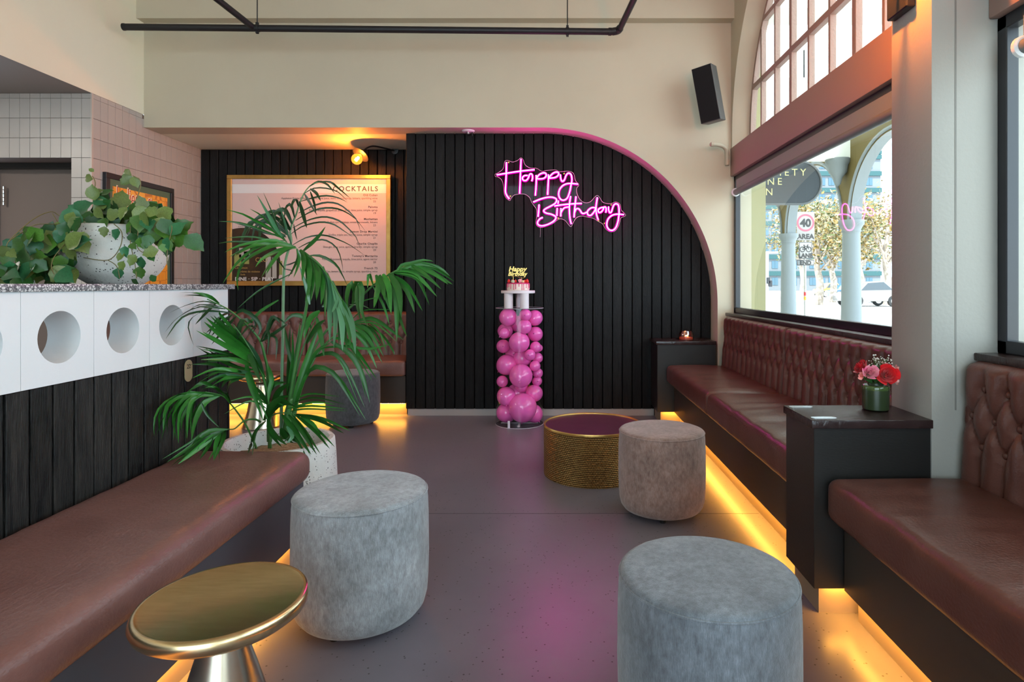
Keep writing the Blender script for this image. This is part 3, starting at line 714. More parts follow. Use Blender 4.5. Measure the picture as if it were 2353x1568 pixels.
# ---------------------------------------------------------------- neon sign
def Q(x, y, Y): return P(1120+x/6.92, 340+y/6.92, Y)
YN = 5.415
neon = empty('neon_sign', 'pink neon sign reading Happy Birthday on clear acrylic over the black boards', 'sign', None)
strokes = [
 [(302,230),(300,400),(290,600),(288,700),(310,760),(348,810)], [(148,430),(300,405),(530,370),(750,347)], [(535,180),(527,370),(518,600),(512,725)],
 [(640,440),(590,442),(556,478),(572,515),(615,518),(650,480),(668,430),(690,413),(712,430),(718,480),(706,528)],
 [(775,435),(778,490),(775,600),(762,758)], [(775,492),(820,430),(880,400),(925,405),(935,445),(905,480),(850,493),(785,492)],
 [(968,425),(970,490),(965,600),(957,745)], [(970,482),(1030,415),(1080,388),(1125,392),(1130,430),(1090,465),(1040,478),(975,482)],
 [(1160,425),(1165,480),(1180,525),(1205,530),(1228,500),(1250,440),(1280,405),(1315,410),(1338,450),(1343,520),(1330,590),(1310,690),(1275,790),(1230,828),(1180,828),(1145,790),(1133,730),(1150,660),(1200,600),(1270,570),(1350,568),(1440,577)],
 [(730,863),(830,820),(940,790),(1020,785),(1075,800),(1100,830),(1080,880),(1010,925),(940,960),(900,990),(900,1015),(940,1040),(1010,1055),(1065,1080),(1090,1110),(1060,1160),(980,1210),(890,1238),(830,1235),(798,1205),(805,1165),(840,1125),(880,1108)],
 [(822,903),(815,1000),(806,1095)], [(1128,840),(1122,890)], [(1110,960),(1104,1080)], [(1065,925),(1200,905),(1400,888),(1500,885)],
 [(1170,960),(1168,1020),(1165,1090)], [(1170,1030),(1195,985),(1230,952),(1290,940)],
 [(1322,770),(1310,850),(1302,950),(1308,1080),(1322,1170),(1335,1210)],
 [(1408,775),(1395,900),(1385,1000),(1378,1105)], [(1385,1030),(1410,975),(1450,970),(1478,1000),(1500,1035),(1530,1045),(1575,1025)],
 [(1722,958),(1670,950),(1620,975),(1588,1020),(1600,1065),(1640,1075),(1680,1040),(1710,990),(1730,940)], [(1748,790),(1735,870),(1725,960),(1735,1060),(1762,1145)],
 [(1850,945),(1800,955),(1762,985),(1765,1020),(1800,1025),(1835,990),(1855,945),(1880,945),(1888,980),(1882,1030)],
 [(1925,935),(1928,990),(1945,1030),(1970,1020),(1990,960),(2010,910),(2045,890),(2080,910),(2092,970),(2092,1050),(2080,1150),(2050,1250),(2005,1305),(1950,1308),(1910,1270),(1897,1210),(1920,1130),(1980,1075),(2060,1055),(2170,1063)]]
core = emis('neon_core', (1, .04, .52), 27.0); jacket = emis('neon_jacket', (1, .0, .36), 1.15)
for s in strokes:
    pts = cr([Q(x, y, YN) for x, y in s], 5)
    t = MB().tube([p+Vector((0,.0095,0)) for p in pts], .0122, 8).obj('neon_tube', jacket, neon, 179)
    MB().tube([p-Vector((0,.0032,0)) for p in pts], .0046, 8).obj('core', core, t, 179)
outl = [(120,420),(180,390),(250,330),(275,220),(320,200),(400,225),(480,200),(530,160),(570,190),(600,270),(680,320),(780,325),(860,370),(950,360),(1080,350),(1150,380),(1290,370),(1370,410),(1400,520),(1455,590),(1420,640),(1425,730),(1480,830),(1560,875),(1640,855),(1700,790),(1745,757),(1785,790),(1830,860),(1900,885),(1970,885),(2040,860),(2110,900),(2130,990),(2195,1060),(2180,1090),(2120,1120),(2090,1230),(2030,1320),(1950,1335),(1880,1290),(1830,1210),(1760,1170),(1690,1125),(1600,1105),(1500,1085),(1420,1110),(1375,1170),(1335,1250),(1300,1235),(1240,1160),(1170,1130),(1110,1150),(1030,1210),(880,1265),(800,1250),(770,1190),(785,1090),(780,980),(740,920),(700,860),(670,790),(600,740),(520,735),(430,750),(380,800),(358,838),(320,820),(270,750),(255,600),(225,510),(170,465),(125,455)]
op = [p for p in cr([Q(x, y, YN+.021) for x, y in outl+outl[:1]], 4)][:-1]
n = len(op); fr_ = [(p.x, YN+.019, p.z) for p in op]; bk = [(p.x, YN+.019, p.z) for p in op]
MB().add(fr_, [tuple(range(n))]).obj('backing_sheet', clear('thin_acrylic', (.94,.93,.95), 0, 1.22), neon)
MB().tube([Vector(p) for p in fr_]+[Vector(fr_[0])], .0016, 4, False).obj('sheet_edge', mat('pale_edge', (.75,.55,.66), .3), neon)
sm = MB().lathe([(.008,0),(.008,.006),(0,.008)], 12).xf(Matrix.Rotation(math.pi/2, 4, 'X')).mesh('standoff', gold, 40)
for x, y in ((336,230),(364,768),(1220,410),(1128,1120),(1970,905),(1862,1200),(1765,1160)):
    inst('standoff', sm, neon, Q(x, y, YN+.021))
MB().tube([Q(840,1260,YN+.03), Q(842,1330,YN+.035), Q(838,1420,YN+.035)], .0012, 5).obj('power_cord', mat('clear_cord', (.5,.4,.45), .4), neon)

# ---------------------------------------------------------------- cocktail menu
YM = 6.045
def MP(px, py): return P(px, py, YM)
def rect(name, m, a, b, y0, y1, parent, bevel=0):
    p, q = MP(*a), MP(*b); return box(name, m, (p.x, q.x, y0, y1, q.z, p.z), parent, bevel, 1)
mn = empty('menu_board', 'large framed pink cocktail menu in a gold frame on the alcove boards', 'sign', None)
rect('print', mat('pink_print', (.72,.56,.54), .28), (534,411), (890,647), YM-.012, YM+.02, mn)
for a, b in (((524,403),(899,412)), ((524,646),(899,657)), ((524,412),(535,646)), ((889,412),(899,646))):
    rect('frame_bar', M_['goldframe'], a, b, YM-.028, YM+.03, mn, .003)
rect('header_band', mat('white_print', (.80,.82,.84), .3), (535,424), (889,444.5), YM-.0132, YM-.011, mn)
ink = mat('brown_ink', (.10,.075,.07), .5); wink = mat('white_ink', (.75,.75,.73), .5); gink = mat('gold_ink', (.45,.30,.09), .5)
def line(txt, xr, y, hpx, m=ink, al='RIGHT', bold=0, sp=1.0, yy=None):
    s = hpx/F*YM/.70
    text_mesh(txt, s, m, 'lettering', mn, al, Matrix.Translation((MP(xr, y).x, YM-.0145, MP(xr, y).z)) @ FACE, bold, .0003, sp)
line('COCKTAILS', 869.5, 439.8, 11.2, bold=.0012, sp=1.28)
items = [('Old Cuban','Appleton Estate 8 Reserve rum, lime juice, mint, simple syrup, bitters, sparkling wine','25',451.2), ('Paloma','Blanco tequila, grapefruit juice, soda, lime juice, simple syrup','19',478.4),
 ('Manhattan','Bulleit rye whiskey, sweet vermouth, bitters','23',506), ('Lemon Drop Martini','Vodka, triple sec, lemon juice, simple syrup','21',534.8), ('Charlie Chaplin','Sloe gin, lime juice, apricot brandy, simple syrup','20',562.6),
 ("Tommy's Margarita",'Patron Reposado tequila, lime juice, agave nectar','20',590.8), ('French 75','Gin, lemon juice, simple syrup, sparkling wine','20',619)]
for t, d_, n_, y in items:
    line(t, 868.5, y, 4.6, bold=.0006, sp=1.14); line(d_, 868.5, y+7.2, 4.5); 
    if t != 'French 75': line(n_, 865, y+14.4, 4.6)
# dark round picture at the lower left, a bar scene reduced to glasses and handwriting
c0 = MP(560, 610); R_ = 86/F*YM
ply = [(MP(535.5,0).x, MP(0,646).z)]
pts = []
for k in range(41):
    a = math.pi*.62 - math.pi*.72*k/40
    x_, z_ = c0.x+R_*math.cos(a), c0.z+R_*math.sin(a)
    if x_ > MP(535.5,0).x and z_ > MP(0,646).z: pts.append((x_, z_))
ply = [(MP(535.5,0).x, MP(0,646).z), (MP(535.5,0).x, pts[0][1])] + pts + [(pts[-1][0], MP(0,646).z)]
dk = MB().prism(ply, 'y', YM-.0138, YM-.0118).obj('round_picture', mat('dark_photo_print', (.012,.010,.009), .3, vary=(.05,.03,.015), vscale=8), mn)
line('DINE \u00b7 SIP \u00b7 PLAY', 541.5, 645.2, 8.0, wink, 'LEFT', bold=.001, sp=1.05)
line('\u00b7 ZODIAC \u00b7', 545, 522.5, 3.2, ink, 'LEFT', sp=1.3)
line('CEO', 588, 602, 10, gink, 'LEFT'); line('Cinnamon', 541, 618, 5, gink, 'LEFT'); line('cr\u00e8me de violette', 552, 626.5, 4.6, gink, 'LEFT'); line('Soda', 554, 633, 4, gink, 'LEFT')
pale = mat('pale_glass_print', (.45,.44,.40), .4); lime = mat('lime_print', (.30,.33,.10), .5)
for i, (a, b, m) in enumerate((((551,570),(576,592),pale), ((540,585),(556,612),lime), ((562,578),(574,607),lime), ((612,590),(624,646),pale), ((627,592),(637,640),pale), ((643,600),(650,632),lime))):
    rect('picture_detail', m, a, b, YM-.0142, YM-.0136, mn)
# ---------------------------------------------------------------- poster on the tiles
po = empty('poster', 'orange honeycomb poster in a black frame on the tiled wall, behind the vine', 'poster', None)
XPz = -3.585
def bx(name, m, y0, y1, z0, z1, x0, x1, bev=0): return box(name, m, (x0, x1, y0, y1, z0, z1), po, bev, 1)
y0, y1, z0, z1 = 4.765, 5.622, .90, 2.105; t = .045
for a in ((y0,y1,z1-t,z1),(y0,y1,z0,z0+t),(y0,y0+t,z0+t,z1-t),(y1-t,y1,z0+t,z1-t)): bx('frame_bar', M_['frame'], *a, -3.60, -3.568, .002)
bx('mount', mat('green_mount', (.10,.17,.11), .5), y0+t, y1-t, z0+t, z1-t, -3.596, -3.580)
hon = mat('honey_print', (.90,.34,.035), .35, vary=(.95,.52,.08), vscale=3)
nt = hon.node_tree; N = nt.nodes; L = nt.links
v = N.new('ShaderNodeTexVoronoi'); v.feature = 'DISTANCE_TO_EDGE'; v.inputs['Scale'].default_value = 11; v.inputs['Randomness'].default_value = .25
tc = N.new('ShaderNodeTexCoord'); L.new(tc.outputs['Object'], v.inputs['Vector'])
g1 = N.new('ShaderNodeMath'); g1.operation = 'LESS_THAN'; g1.inputs[1].default_value = .022; L.new(v.outputs['Distance'], g1.inputs[0])
mx = N.new('ShaderNodeMixRGB'); src = N['Principled BSDF'].inputs['Base Color'].links[0].from_socket
L.new(g1.outputs[0], mx.inputs[0]); L.new(src, mx.inputs[1]); mx.inputs[2].default_value = (.62,.22,.04,1); L.new(mx.outputs[0], N['Principled BSDF'].inputs['Base Color'])
bx('print', hon, y0+t+.04, y1-t-.04, z0+t, z1-t-.055, -3.58, -3.5785)
SIDE = Matrix.Rotation(math.pi/2, 4, 'Z') @ FACE
for txt, yy, zz, s in (('Ladies', 4.885, 1.865, .145), ('who', 5.115, 1.835, .125), ('Shoot', 5.265, 1.835, .125)):
    text_mesh(txt, s, mat('cream_ink', (.90,.80,.62), .5), 'lettering', po, 'LEFT', Matrix.Translation((-3.5783, yy, zz)) @ SIDE @ Matrix.Diagonal((.72,1.5,1,1)), .004, .0004)
    text_mesh(txt, s, mat('red_ink', (.50,.06,.03), .5), 'lettering', po, 'LEFT', Matrix.Translation((-3.5778, yy+.003, zz)) @ SIDE @ Matrix.Diagonal((.72,1.5,1,1)), -.001, .0004)
# ---------------------------------------------------------------- wall lamps
def bulb_lamp(label, base, nrm, knee, bulb, light, r=.052, disc=.085, plate=None):
    o = empty('wall_lamp', label, 'lamp', None)
    base, bulb = Vector(base), Vector(bulb)
    d_ = (bulb-Vector(knee[-1])).normalized()
    sock = bulb-d_*.075
    MB().tube(cr([base]+[Vector(k) for k in knee]+[sock-d_*.03], 6), .0075, 10).obj('arm', M_['black'], o, 179)
    rot = d_.to_track_quat('Z', 'Y').to_matrix().to_4x4()
    MB().lathe([(0,-.035),(.014,-.035),(.019,-.028),(.019,.012),(.021,.02),(0,.022)], 20).xf(Matrix.Translation(sock) @ rot).obj('socket', M_['brass'], o, 50)
    MB().lathe([(.020,-.001),(disc,-.001),(disc,.001),(.020,.001)], 40).xf(Matrix.Translation(sock+d_*.012) @ rot).obj('disc_shade', M_['black'], o)
    gl = clear('bulb_glass_amber', (1,.70,.30), 0, 1.45); nt_ = gl.node_tree         # amber glass glowing from the filament
    em_ = nt_.nodes.new('ShaderNodeEmission'); em_.inputs[0].default_value = (1,.30,.03,1); em_.inputs[1].default_value = .75; ad_ = nt_.nodes.new('ShaderNodeAddShader')
    ou_ = nt_.nodes['Material Output']; nt_.links.new(ou_.inputs[0].links[0].from_socket, ad_.inputs[0]); nt_.links.new(em_.outputs[0], ad_.inputs[1]); nt_.links.new(ad_.outputs[0], ou_.inputs[0])
    MB().lathe([(.014,-.066),(.020,-.055)]+[(r*math.sin(a), -r*math.cos(a)) for a in [.42+ (math.pi-.42)*k/12 for k in range(13)]][:-1]+[(0,r)], 24).xf(Matrix.Translation(bulb) @ rot).obj('bulb_globe', gl, o, 179)
    f = MB()
    for k in range(6):
        a = 2*math.pi*k/6; f.tube([(.010*math.cos(a),.010*math.sin(a),-.03),(.014*math.cos(a+.5),.014*math.sin(a+.5),.02)], .0026, 5)
    f.xf(Matrix.Translation(bulb) @ rot).obj('filament', emis('filament_glow', (1,.50,.12), 60), o)
    if plate: box('wall_plate', M_['black'], plate, o, .004, 1)
    else: MB().lathe([(0,0),(.035,0),(.035,.012),(0,.016)], 24).xf(Matrix.Translation(base) @ Vector(nrm).to_track_quat('Z','Y').to_matrix().to_4x4()).obj('wall_plate', M_['black'], o, 40)
    ld = bpy.data.lights.new('bulb_light', 'POINT'); ld.energy = light; ld.color = (1, .33, .06); ld.shadow_soft_size = .02
    lo = bpy.data.objects.new('bulb_light', ld); link(lo, o); lo.location = bulb+d_*.0
    return o
bulb_lamp('amber globe bulb on a bent black arm above the cocktail menu', P(908,347,6.085), (0,-1,0), [P(885,341,5.98), P(858,336,5.86), P(842,341,5.80)], P(820,366,5.72), 22)
bulb_lamp('black wall lamp with square plate on the orange-lit column', (1.352,2.30,2.44), (-1,0,0), [(1.31,2.285,2.34),(1.20,2.27,2.33),(1.13,2.262,2.37)], (1.165,2.255,2.49), 52, disc=.05, plate=(1.325,1.36,2.232,2.367,2.245,2.52))
# ---------------------------------------------------------------- speaker, pipe stub, sprinkler
sp_ = empty('loudspeaker', 'tall narrow black loudspeaker mounted high on the cream wall beside the arch', 'speaker', None)
gr = mat('speaker_grille', (.012,.012,.013), .6, spec=.2)
nt = gr.node_tree; N = nt.nodes; L = nt.links; v = N.new('ShaderNodeTexVoronoi'); v.inputs['Scale'].default_value = 130; v.inputs['Randomness'].default_value = 0
tc = N.new('ShaderNodeTexCoord'); L.new(tc.outputs['Object'], v.inputs['Vector']); g1 = N.new('ShaderNodeMath'); g1.operation = 'GREATER_THAN'; g1.inputs[1].default_value = .36; L.new(v.outputs['Distance'], g1.inputs[0])
mx = N.new('ShaderNodeMixRGB'); L.new(g1.outputs[0], mx.inputs[0]); mx.inputs[1].default_value = (.002,.002,.002,1); mx.inputs[2].default_value = (.009,.009,.010,1); L.new(mx.outputs[0], N['Principled BSDF'].inputs['Base Color'])
body = mat('speaker_body', (.07,.07,.072), .45)
MB().prism([(-.085,0),(.085,0),(.078,.17),(-.078,.17)], 'z', -.23, .23).obj('cabinet', body, sp_, None, .004, 2)
box('grille', gr, (-.080,.080,-.004,.0005,-.225,.225), sp_)
box('wall_bracket', M_['black'], (-.02,.02,.165,.22,-.05,.05), sp_, .004, 1)
sp_.location = P(1622, 216, 4.97); sp_.rotation_euler = (math.radians(10), math.radians(-7), math.radians(-34))
pi_ = empty('pipe_stub', 'short cream painted pipe elbow on the wall beneath the loudspeaker', 'pipe', None)
MB().tube(cr([P(1634,332,5.1), P(1650,333,5.16), P(1662,337,5.19), P(1669,346,5.21), P(1671,362,5.22), P(1671,380,5.22)], 5), .017, 12).obj('tube', M_['cream'], pi_, 179)
MB().lathe([(0,0),(.021,0),(.021,.02),(0,.02)], 16).xf(Matrix.Translation(P(1634,332,5.1)) @ Matrix.Rotation(math.pi/2,4,'Y')).obj('end_cap', M_['cream'], pi_, 50)
se = empty('ceiling_sensor', 'small white ceiling fitting at the top of the boarded arch', 'fitting', None, (P(1076,300,5.36).x, 5.36, ZS))
MB().lathe([(0,-.012),(.05,-.012),(.058,-.004),(.058,0),(0,0)], 24).obj('rose', M_['white'], se, 50)
MB().tube([(.0,0,-.012),(.0,0,-.03)], .012, 12).obj('nozzle', M_['steel'], se, 50)
MB().tube([(.035,.01,-.006),(.035,.01,-.045)], .006, 8).obj('cable_stub', M_['black'], se)
# ---------------------------------------------------------------- black pipe rail overhead
rl = empty('pipe_rail', 'black steel pipe rail hung below the ceiling along the back wall', 'rail', None)
A = P(286,62,4.80); B_ = P(1412,73,4.89); iron = mat('black_iron', (.010,.010,.012), .5, bump=.1, bscale=80)
rr = .0265
MB().tube([A, B_], rr, 20).obj('pipe', iron, rl, 50)
MB().lathe([(0,0),(rr*1.08,0),(rr*1.08,.015),(0,.03)], 20).xf(Matrix.Translation(A+Vector((.004,0,0))) @ Matrix.Rotation(-math.pi/2,4,'Y')).obj('end_cap', iron, rl, 50)
J = P(583,64,4.825)
MB().tube([J, J+Vector((-.55,-2.6,.33))], rr*.92, 16).obj('pipe', iron, rl, 50)
MB().tube(cr([B_+Vector((-.02,0,0)), B_+Vector((.025,-.008,.006)), B_+Vector((.04,-.04,.012))], 5), rr*1.15, 16).obj('elbow', iron, rl, 50)
MB().tube([B_+Vector((.04,-.03,.01)), B_+Vector((.40,-2.4,.30))], rr*.92, 16).obj('pipe', iron, rl, 50)
for px, nm in ((587,'r'), (1302,'r')):
    t_ = (px-286)/(1412-286); p = A.lerp(B_, t_)
    MB().tube([p+Vector((0,0,rr)), (p.x, p.y, CEIL)], .0045, 8).obj('hanger_rod', iron, rl)
    MB().tube([p+Vector((-.014,0,0)), p+Vector((.014,0,0))], rr+.004, 20).box(p.x-.01,p.x+.01,p.y-.01,p.y+.01,p.z-rr-.016,p.z+rr+.02).obj('clamp', iron, rl, 50)
p = A.lerp(B_, .991); MB().tube([p+Vector((-.014,0,0)), p+Vector((.010,0,0))], rr+.005, 20).obj('clamp', iron, rl, 50)
# ---------------------------------------------------------------- small things on the side boxes
cd = empty('candle_jar', 'small rose-gold glass candle jar with a lit flame on the far side box', 'candle', None, (P(1577,781,5.25).x, 5.26, .7165))
MB().lathe([(0,0),(.058,0),(.063,.006),(.062,.05),(.050,.076),(.050,.080)], 32).obj('glass', clear('rose_glass', (.95,.45,.35), .05, 1.6, .25), cd, 50)
MB().lathe([(0,.004),(.058,.004),(.058,.022),(0,.022)], 32).obj('wax', mat('wax', (.70,.42,.35), .5), cd, 40)
MB().lathe([(0,0),(.005,.004),(.006,.010),(.003,.020),(0,.028)], 10, (.012,-.01,.026)).obj('flame', emis('flame', (1,.45,.10), 14), cd, 179)
vs_ = empty('flower_vase', 'dark green glass vase on the side box, filled with roses', 'vase', None, (1.250, 2.308, .7165))
grn = mat('green_glass', (.022,.036,.013), .3, spec=.5)
MB().lathe([(0,0),(.040,0),(.0465,.005),(.0475,.03),(.048,.085),(.0475,.093),(.042,.0975),(.029,.098),(.028,.104),(.030,.110),(.027,.110),(.025,.10),(0,.10)], 40).obj('body', grn, vs_, 50)
MB().lathe([(.0483,.080),(.0487,.085),(.0483,.0925),(.0455,.0965)], 40).obj('rim_band', mat('light_green_glass', (.06,.10,.028), .1, coat=.5), vs_, 50)
def petal(rk, h, a0, wide, flare, r_):
    """one cupped petal on a ring of radius rk around the bloom axis"""
    vs = []; fs = []; nu, nv = 6, 5
    for j in range(nv+1):
        v = j/nv; rad = rk*(.30+.70*math.sin(min(v*1.15, 1)*math.pi/2)) + flare*max(0, v-.6)**1.5*3
        for i in range(nu+1):
            u = i/nu*2-1; a = a0+u*wide*(1-.35*v*v*abs(u))
            top = 1-.22*u*u*v
            vs.append((rad*math.cos(a), rad*math.sin(a), -h*.5+h*v*top+r_.uniform(-.03,.03)*h*v))
    for j in range(nv):
        for i in range(nu): q = (nu+1)*j+i; fs.append((q, q+1, q+nu+2, q+nu+1))
    return MB().add(vs, fs)
def rose(label, c, R, aim, col, edge=None, n=18, name='rose'):
    c = Vector(c); o = empty(name, label, 'flower', 'flowers in the green vase', c); r_ = random.Random(int(c.x*1e4)+n)
    m = mat(name+'_petal', col, .5, vary=edge or tuple(x*1.5 for x in col), vscale=40, sheen=.15)
    rot = Vector(aim).normalized().to_track_quat('Z', 'Y').to_matrix().to_4x4()
    for k in range(n):
        f = k/(n-1); rk = R*(.10+.74*f); h = R*(1.15-.30*f)
        petal(rk, h, k*2.4, 1.5-.75*f, R*(.02+.34*f*f), r_).xf(rot @ Matrix.Translation((0,0,R*(.18-.30*f)))).obj('petal', m, o, 179)
    foot = Vector((1.250+(c.x-1.250)*.2, 2.308+(c.y-2.308)*.2, .83))-c
    MB().tube(cr([Vector(aim).normalized()*(-R*.4), Vector(aim).normalized()*(-R*.9)+foot*.25, foot], 4), .0022, 6).obj('stem', M_['stem'], o, 179)
    MB().lathe([(0,-R*.25),(R*.34,-R*.05),(R*.40,R*.10)], 10).xf(rot @ Matrix.Translation((0,0,-R*.55))).obj('calyx', M_['stem'], o, 179)
    return o
def FP(px, py, y): return P(px, py, y)
rose('large open red rose at the front of the green vase', FP(2038,862,2.25), .040, (-.25,-.9,.35), (.60,.008,.012), n=22)
rose('hot pink rose at the front of the vase, left of the big red one', FP(2001,857,2.24), .030, (-.1,-1,.55), (.75,.03,.20), (.85,.45,.45), n=18)
rose('dark red rose at the back left of the vase', FP(1980,845,2.32), .034, (-.8,.1,.6), (.42,.004,.010), n=18)
rose('blush pink carnation bud at the lower left of the vase', FP(1981,864,2.26), .017, (-.9,-.5,.2), (.80,.33,.30), n=9, name='carnation')
rose('pale pink carnation bud at the top of the bouquet', FP(2033,836,2.32), .011, (.1,-.3,1), (.80,.42,.42), n=7, name='carnation')
rose('pale pink carnation bud on the upper right of the bouquet', FP(2050,845,2.30), .012, (.4,-.5,.8), (.82,.45,.45), n=7, name='carnation')
rose('coral pink carnation bud furthest right on the bouquet', FP(2061,846,2.31), .012, (.9,-.4,.4), (.80,.33,.28), n=7, name='carnation')
rose('blush carnation half hidden behind the big red rose', FP(2060,875,2.31), .014, (.9,-.1,-.1), (.80,.40,.36), n=8, name='carnation')
gy = empty('gypsophila', 'sprig of tiny white gypsophila at the top of the bouquet', 'flower', 'flowers in the green vase', FP(2015,850,2.32))
stems = MB(); dots = MB(); rnd = random.Random(3)
for cx_, cy_, sx, sy, n_ in ((2018,826,26,10,46), (1989,842,10,6,10), (2041,834,10,8,8), (2012,838,20,8,20)):
    for k in range(n_):
        p = FP(cx_+rnd.gauss(0,.45)*sx, cy_+rnd.gauss(0,.45)*sy, 2.32+rnd.uniform(-.035,.035))-Vector(gy.location)
        dots.ball(p, rnd.uniform(.0014,.0030), 6, 4)
        stems.tube([p, p*.6+Vector((0,0,-.005)), p*.15+Vector((rnd.uniform(-.006,.006),0,-.03))], .0004, 3, False)
d1 = dots.obj('florets', mat('white_floret', (.85,.85,.80), .6), gy, 179); d1['kind'] = 'stuff'
stems.tube([(0,0,-.03),(-.004,-.008,-.05)], .003, 6); stems.obj('stems', M_['stem'], gy)['kind'] = 'stuff'
lf = MB()
for k in range(22):
    a = rnd.uniform(0, 6.28); q = Vector((1.250+.026*math.cos(a), 2.300+.026*math.sin(a), .822)); e = q+Vector((.032*math.cos(a), .022*math.sin(a), rnd.uniform(.012,.045)))
    mid = (q+e)/2+Vector((0,0,.006)); w = Vector((-math.sin(a), math.cos(a), 0))*.006
    lf.add([q, mid+w, e, mid-w], [(0,1,2),(0,2,3)])
lf.v = [tuple(Vector(v)-Vector(vs_.location)) for v in lf.v]; lf.obj('greenery', M_['stem'], vs_)
for i, (px, py, yy, lab) in enumerate(((1840,935.5,2.36,'silver pill-shaped plaque flush on the side box top, rear one'), (1893,963.5,2.165,'silver pill-shaped plaque on the side box top, front one'))):
    pq = empty('plaque', lab, 'plaque', 'silver plaques on the side box', ((px-CX)/F*yy, yy, .7168))
    pl = [(.030*(1 if math.cos(a) >= 0 else -1)+.0155*math.cos(a), .0155*math.sin(a)) for a in [2*math.pi*k/32 for k in range(32)]]
    MB().prism(pl, 'z', 0, .0014).obj('plate', mat('silver_plate', (.62,.66,.68), .22, metal=.7), pq)
# ---------------------------------------------------------------- potted palm
def clampY(px, py, Y):
    if px < 527 and py > 655: Y = min(Y, 1.575*F/(CX-px))          # in front of the bar wall
    if py > 1008 and px < 712 and Y < 2.72: Y = min(Y, .708*F/(py-CY))   # above the bench
    return Y
def ribbon(pts, w, twist, n=9, fold=.18):
    """leaflet blade: tapering strip of two halves folded along the midrib"""
    pts = cr(pts, max(2, n//(len(pts)-1))); m = len(pts); vs = []; fs = []
    for i, p in enumerate(pts):
        t = (pts[min(i+1, m-1)]-pts[max(i-1, 0)]).normalized()
        s = t.cross(Vector((math.sin(twist)*.5, -1, math.cos(twist*3)*.25))).normalized(); nn = s.cross(t).normalized()
        f = i/(m-1); ww = w*.5*max(.04, (min(1, .35+f*2.2))*(1-max(0, (f-.45)/.55)**1.7))
        vs += [p-s*ww+nn*ww*fold*1.6, p, p+s*ww+nn*ww*fold*1.6]
    for i in range(m-1):
        a = 3*i; fs += [(a, a+1, a+4, a+3), (a+1, a+2, a+5, a+4)]
    return MB().add(vs, fs)
pot_x, pot_y = -1.350, 2.932
pp = empty('planter', 'round white speckled concrete planter at the end of the long leather bench', 'planter', None, (pot_x, pot_y, 0))
MB().lathe([(a*.935, z) for a, z in [(0,0),(.235,0),(.262,.02),(.288,.12),(.295,.22),(.288,.36),(.281,.432),(.274,.440),(.252,.440),(.245,.432),(.250,.36),(.247,.34),(0,.34)]], 64).obj('shell', M_['pot'], pp, 50)
so = MB().lathe([(0,.378),(.10,.376),(.18,.370),(.230,.362),(.230,.34),(0,.34)], 40)
so.v = [(x, y, z+.014*noise.noise(Vector((x*22, y*22, 1)))) for x, y, z in so.v]
so = so.obj('coir_mulch', mat('coir', (.20,.115,.05), .95, bump=1.0, bscale=90, vary=(.42,.29,.16), vscale=45), pp, 179); so['kind'] = 'stuff'
palm = empty('potted_palm', 'tall green palm with arching fronds growing in the white speckled planter', 'palm', None, (pot_x, pot_y, .38))
po_ = Vector(palm.location)
NL = [0, 0]
def frond(name, rach, rw, leaflets, m='leaf', sm='stem', dY=0, tw=.3):
    pts = [P(x, y, clampY(x, y, Y)) - po_ for x, y, Y in rach]
    pts = cr(pts, 5); k = len(pts)
    r = MB().tube(pts, [rw*(1-.72*i/(k-1)) for i in range(k)], 7).obj('frond', M_[sm], palm, 179)
    for lf in leaflets:
        w, Y0, Y1 = lf[0], lf[1], lf[2]; ps = lf[3:]; mm = m
        if isinstance(ps[-1], str): mm = ps[-1]; ps = ps[:-1]
        n = len(ps); q = []
        for i, (x, y) in enumerate(ps):
            Y = Y0+(Y1-Y0)*i/(n-1)+dY; q.append(P(x, y, clampY(x, y, Y))-po_)
        o = ribbon(q, (w*.86+.8)/F*(Y0+Y1)/2, random.uniform(-tw, tw)*3, 10).obj('leaflet', M_[mm], r, 179)
        NL[0] += 1
        if w >= 9 and name not in 'AC' and NL[1] < 85:       # slimmer neighbour springing from the same place
            NL[1] += 1; q2 = []
            dx, dy = random.choice((-1, 1))*random.uniform(9, 15), random.uniform(-12, 10)
            for i, (x, y) in enumerate(ps):
                f = i/(n-1); Y = Y0+(Y1-Y0)*f+.025; xx, yy = x+dx*f, y+dy*f
                q2.append(P(xx, yy, clampY(xx, yy, Y))-po_)
            ribbon(q2, (w*.55+.5)/F*(Y0+Y1)/2, random.uniform(-tw, tw)*3, 10).obj('leaflet', M_[m], r, 179)
    return r
R1, R2 = 3.08, 3.12
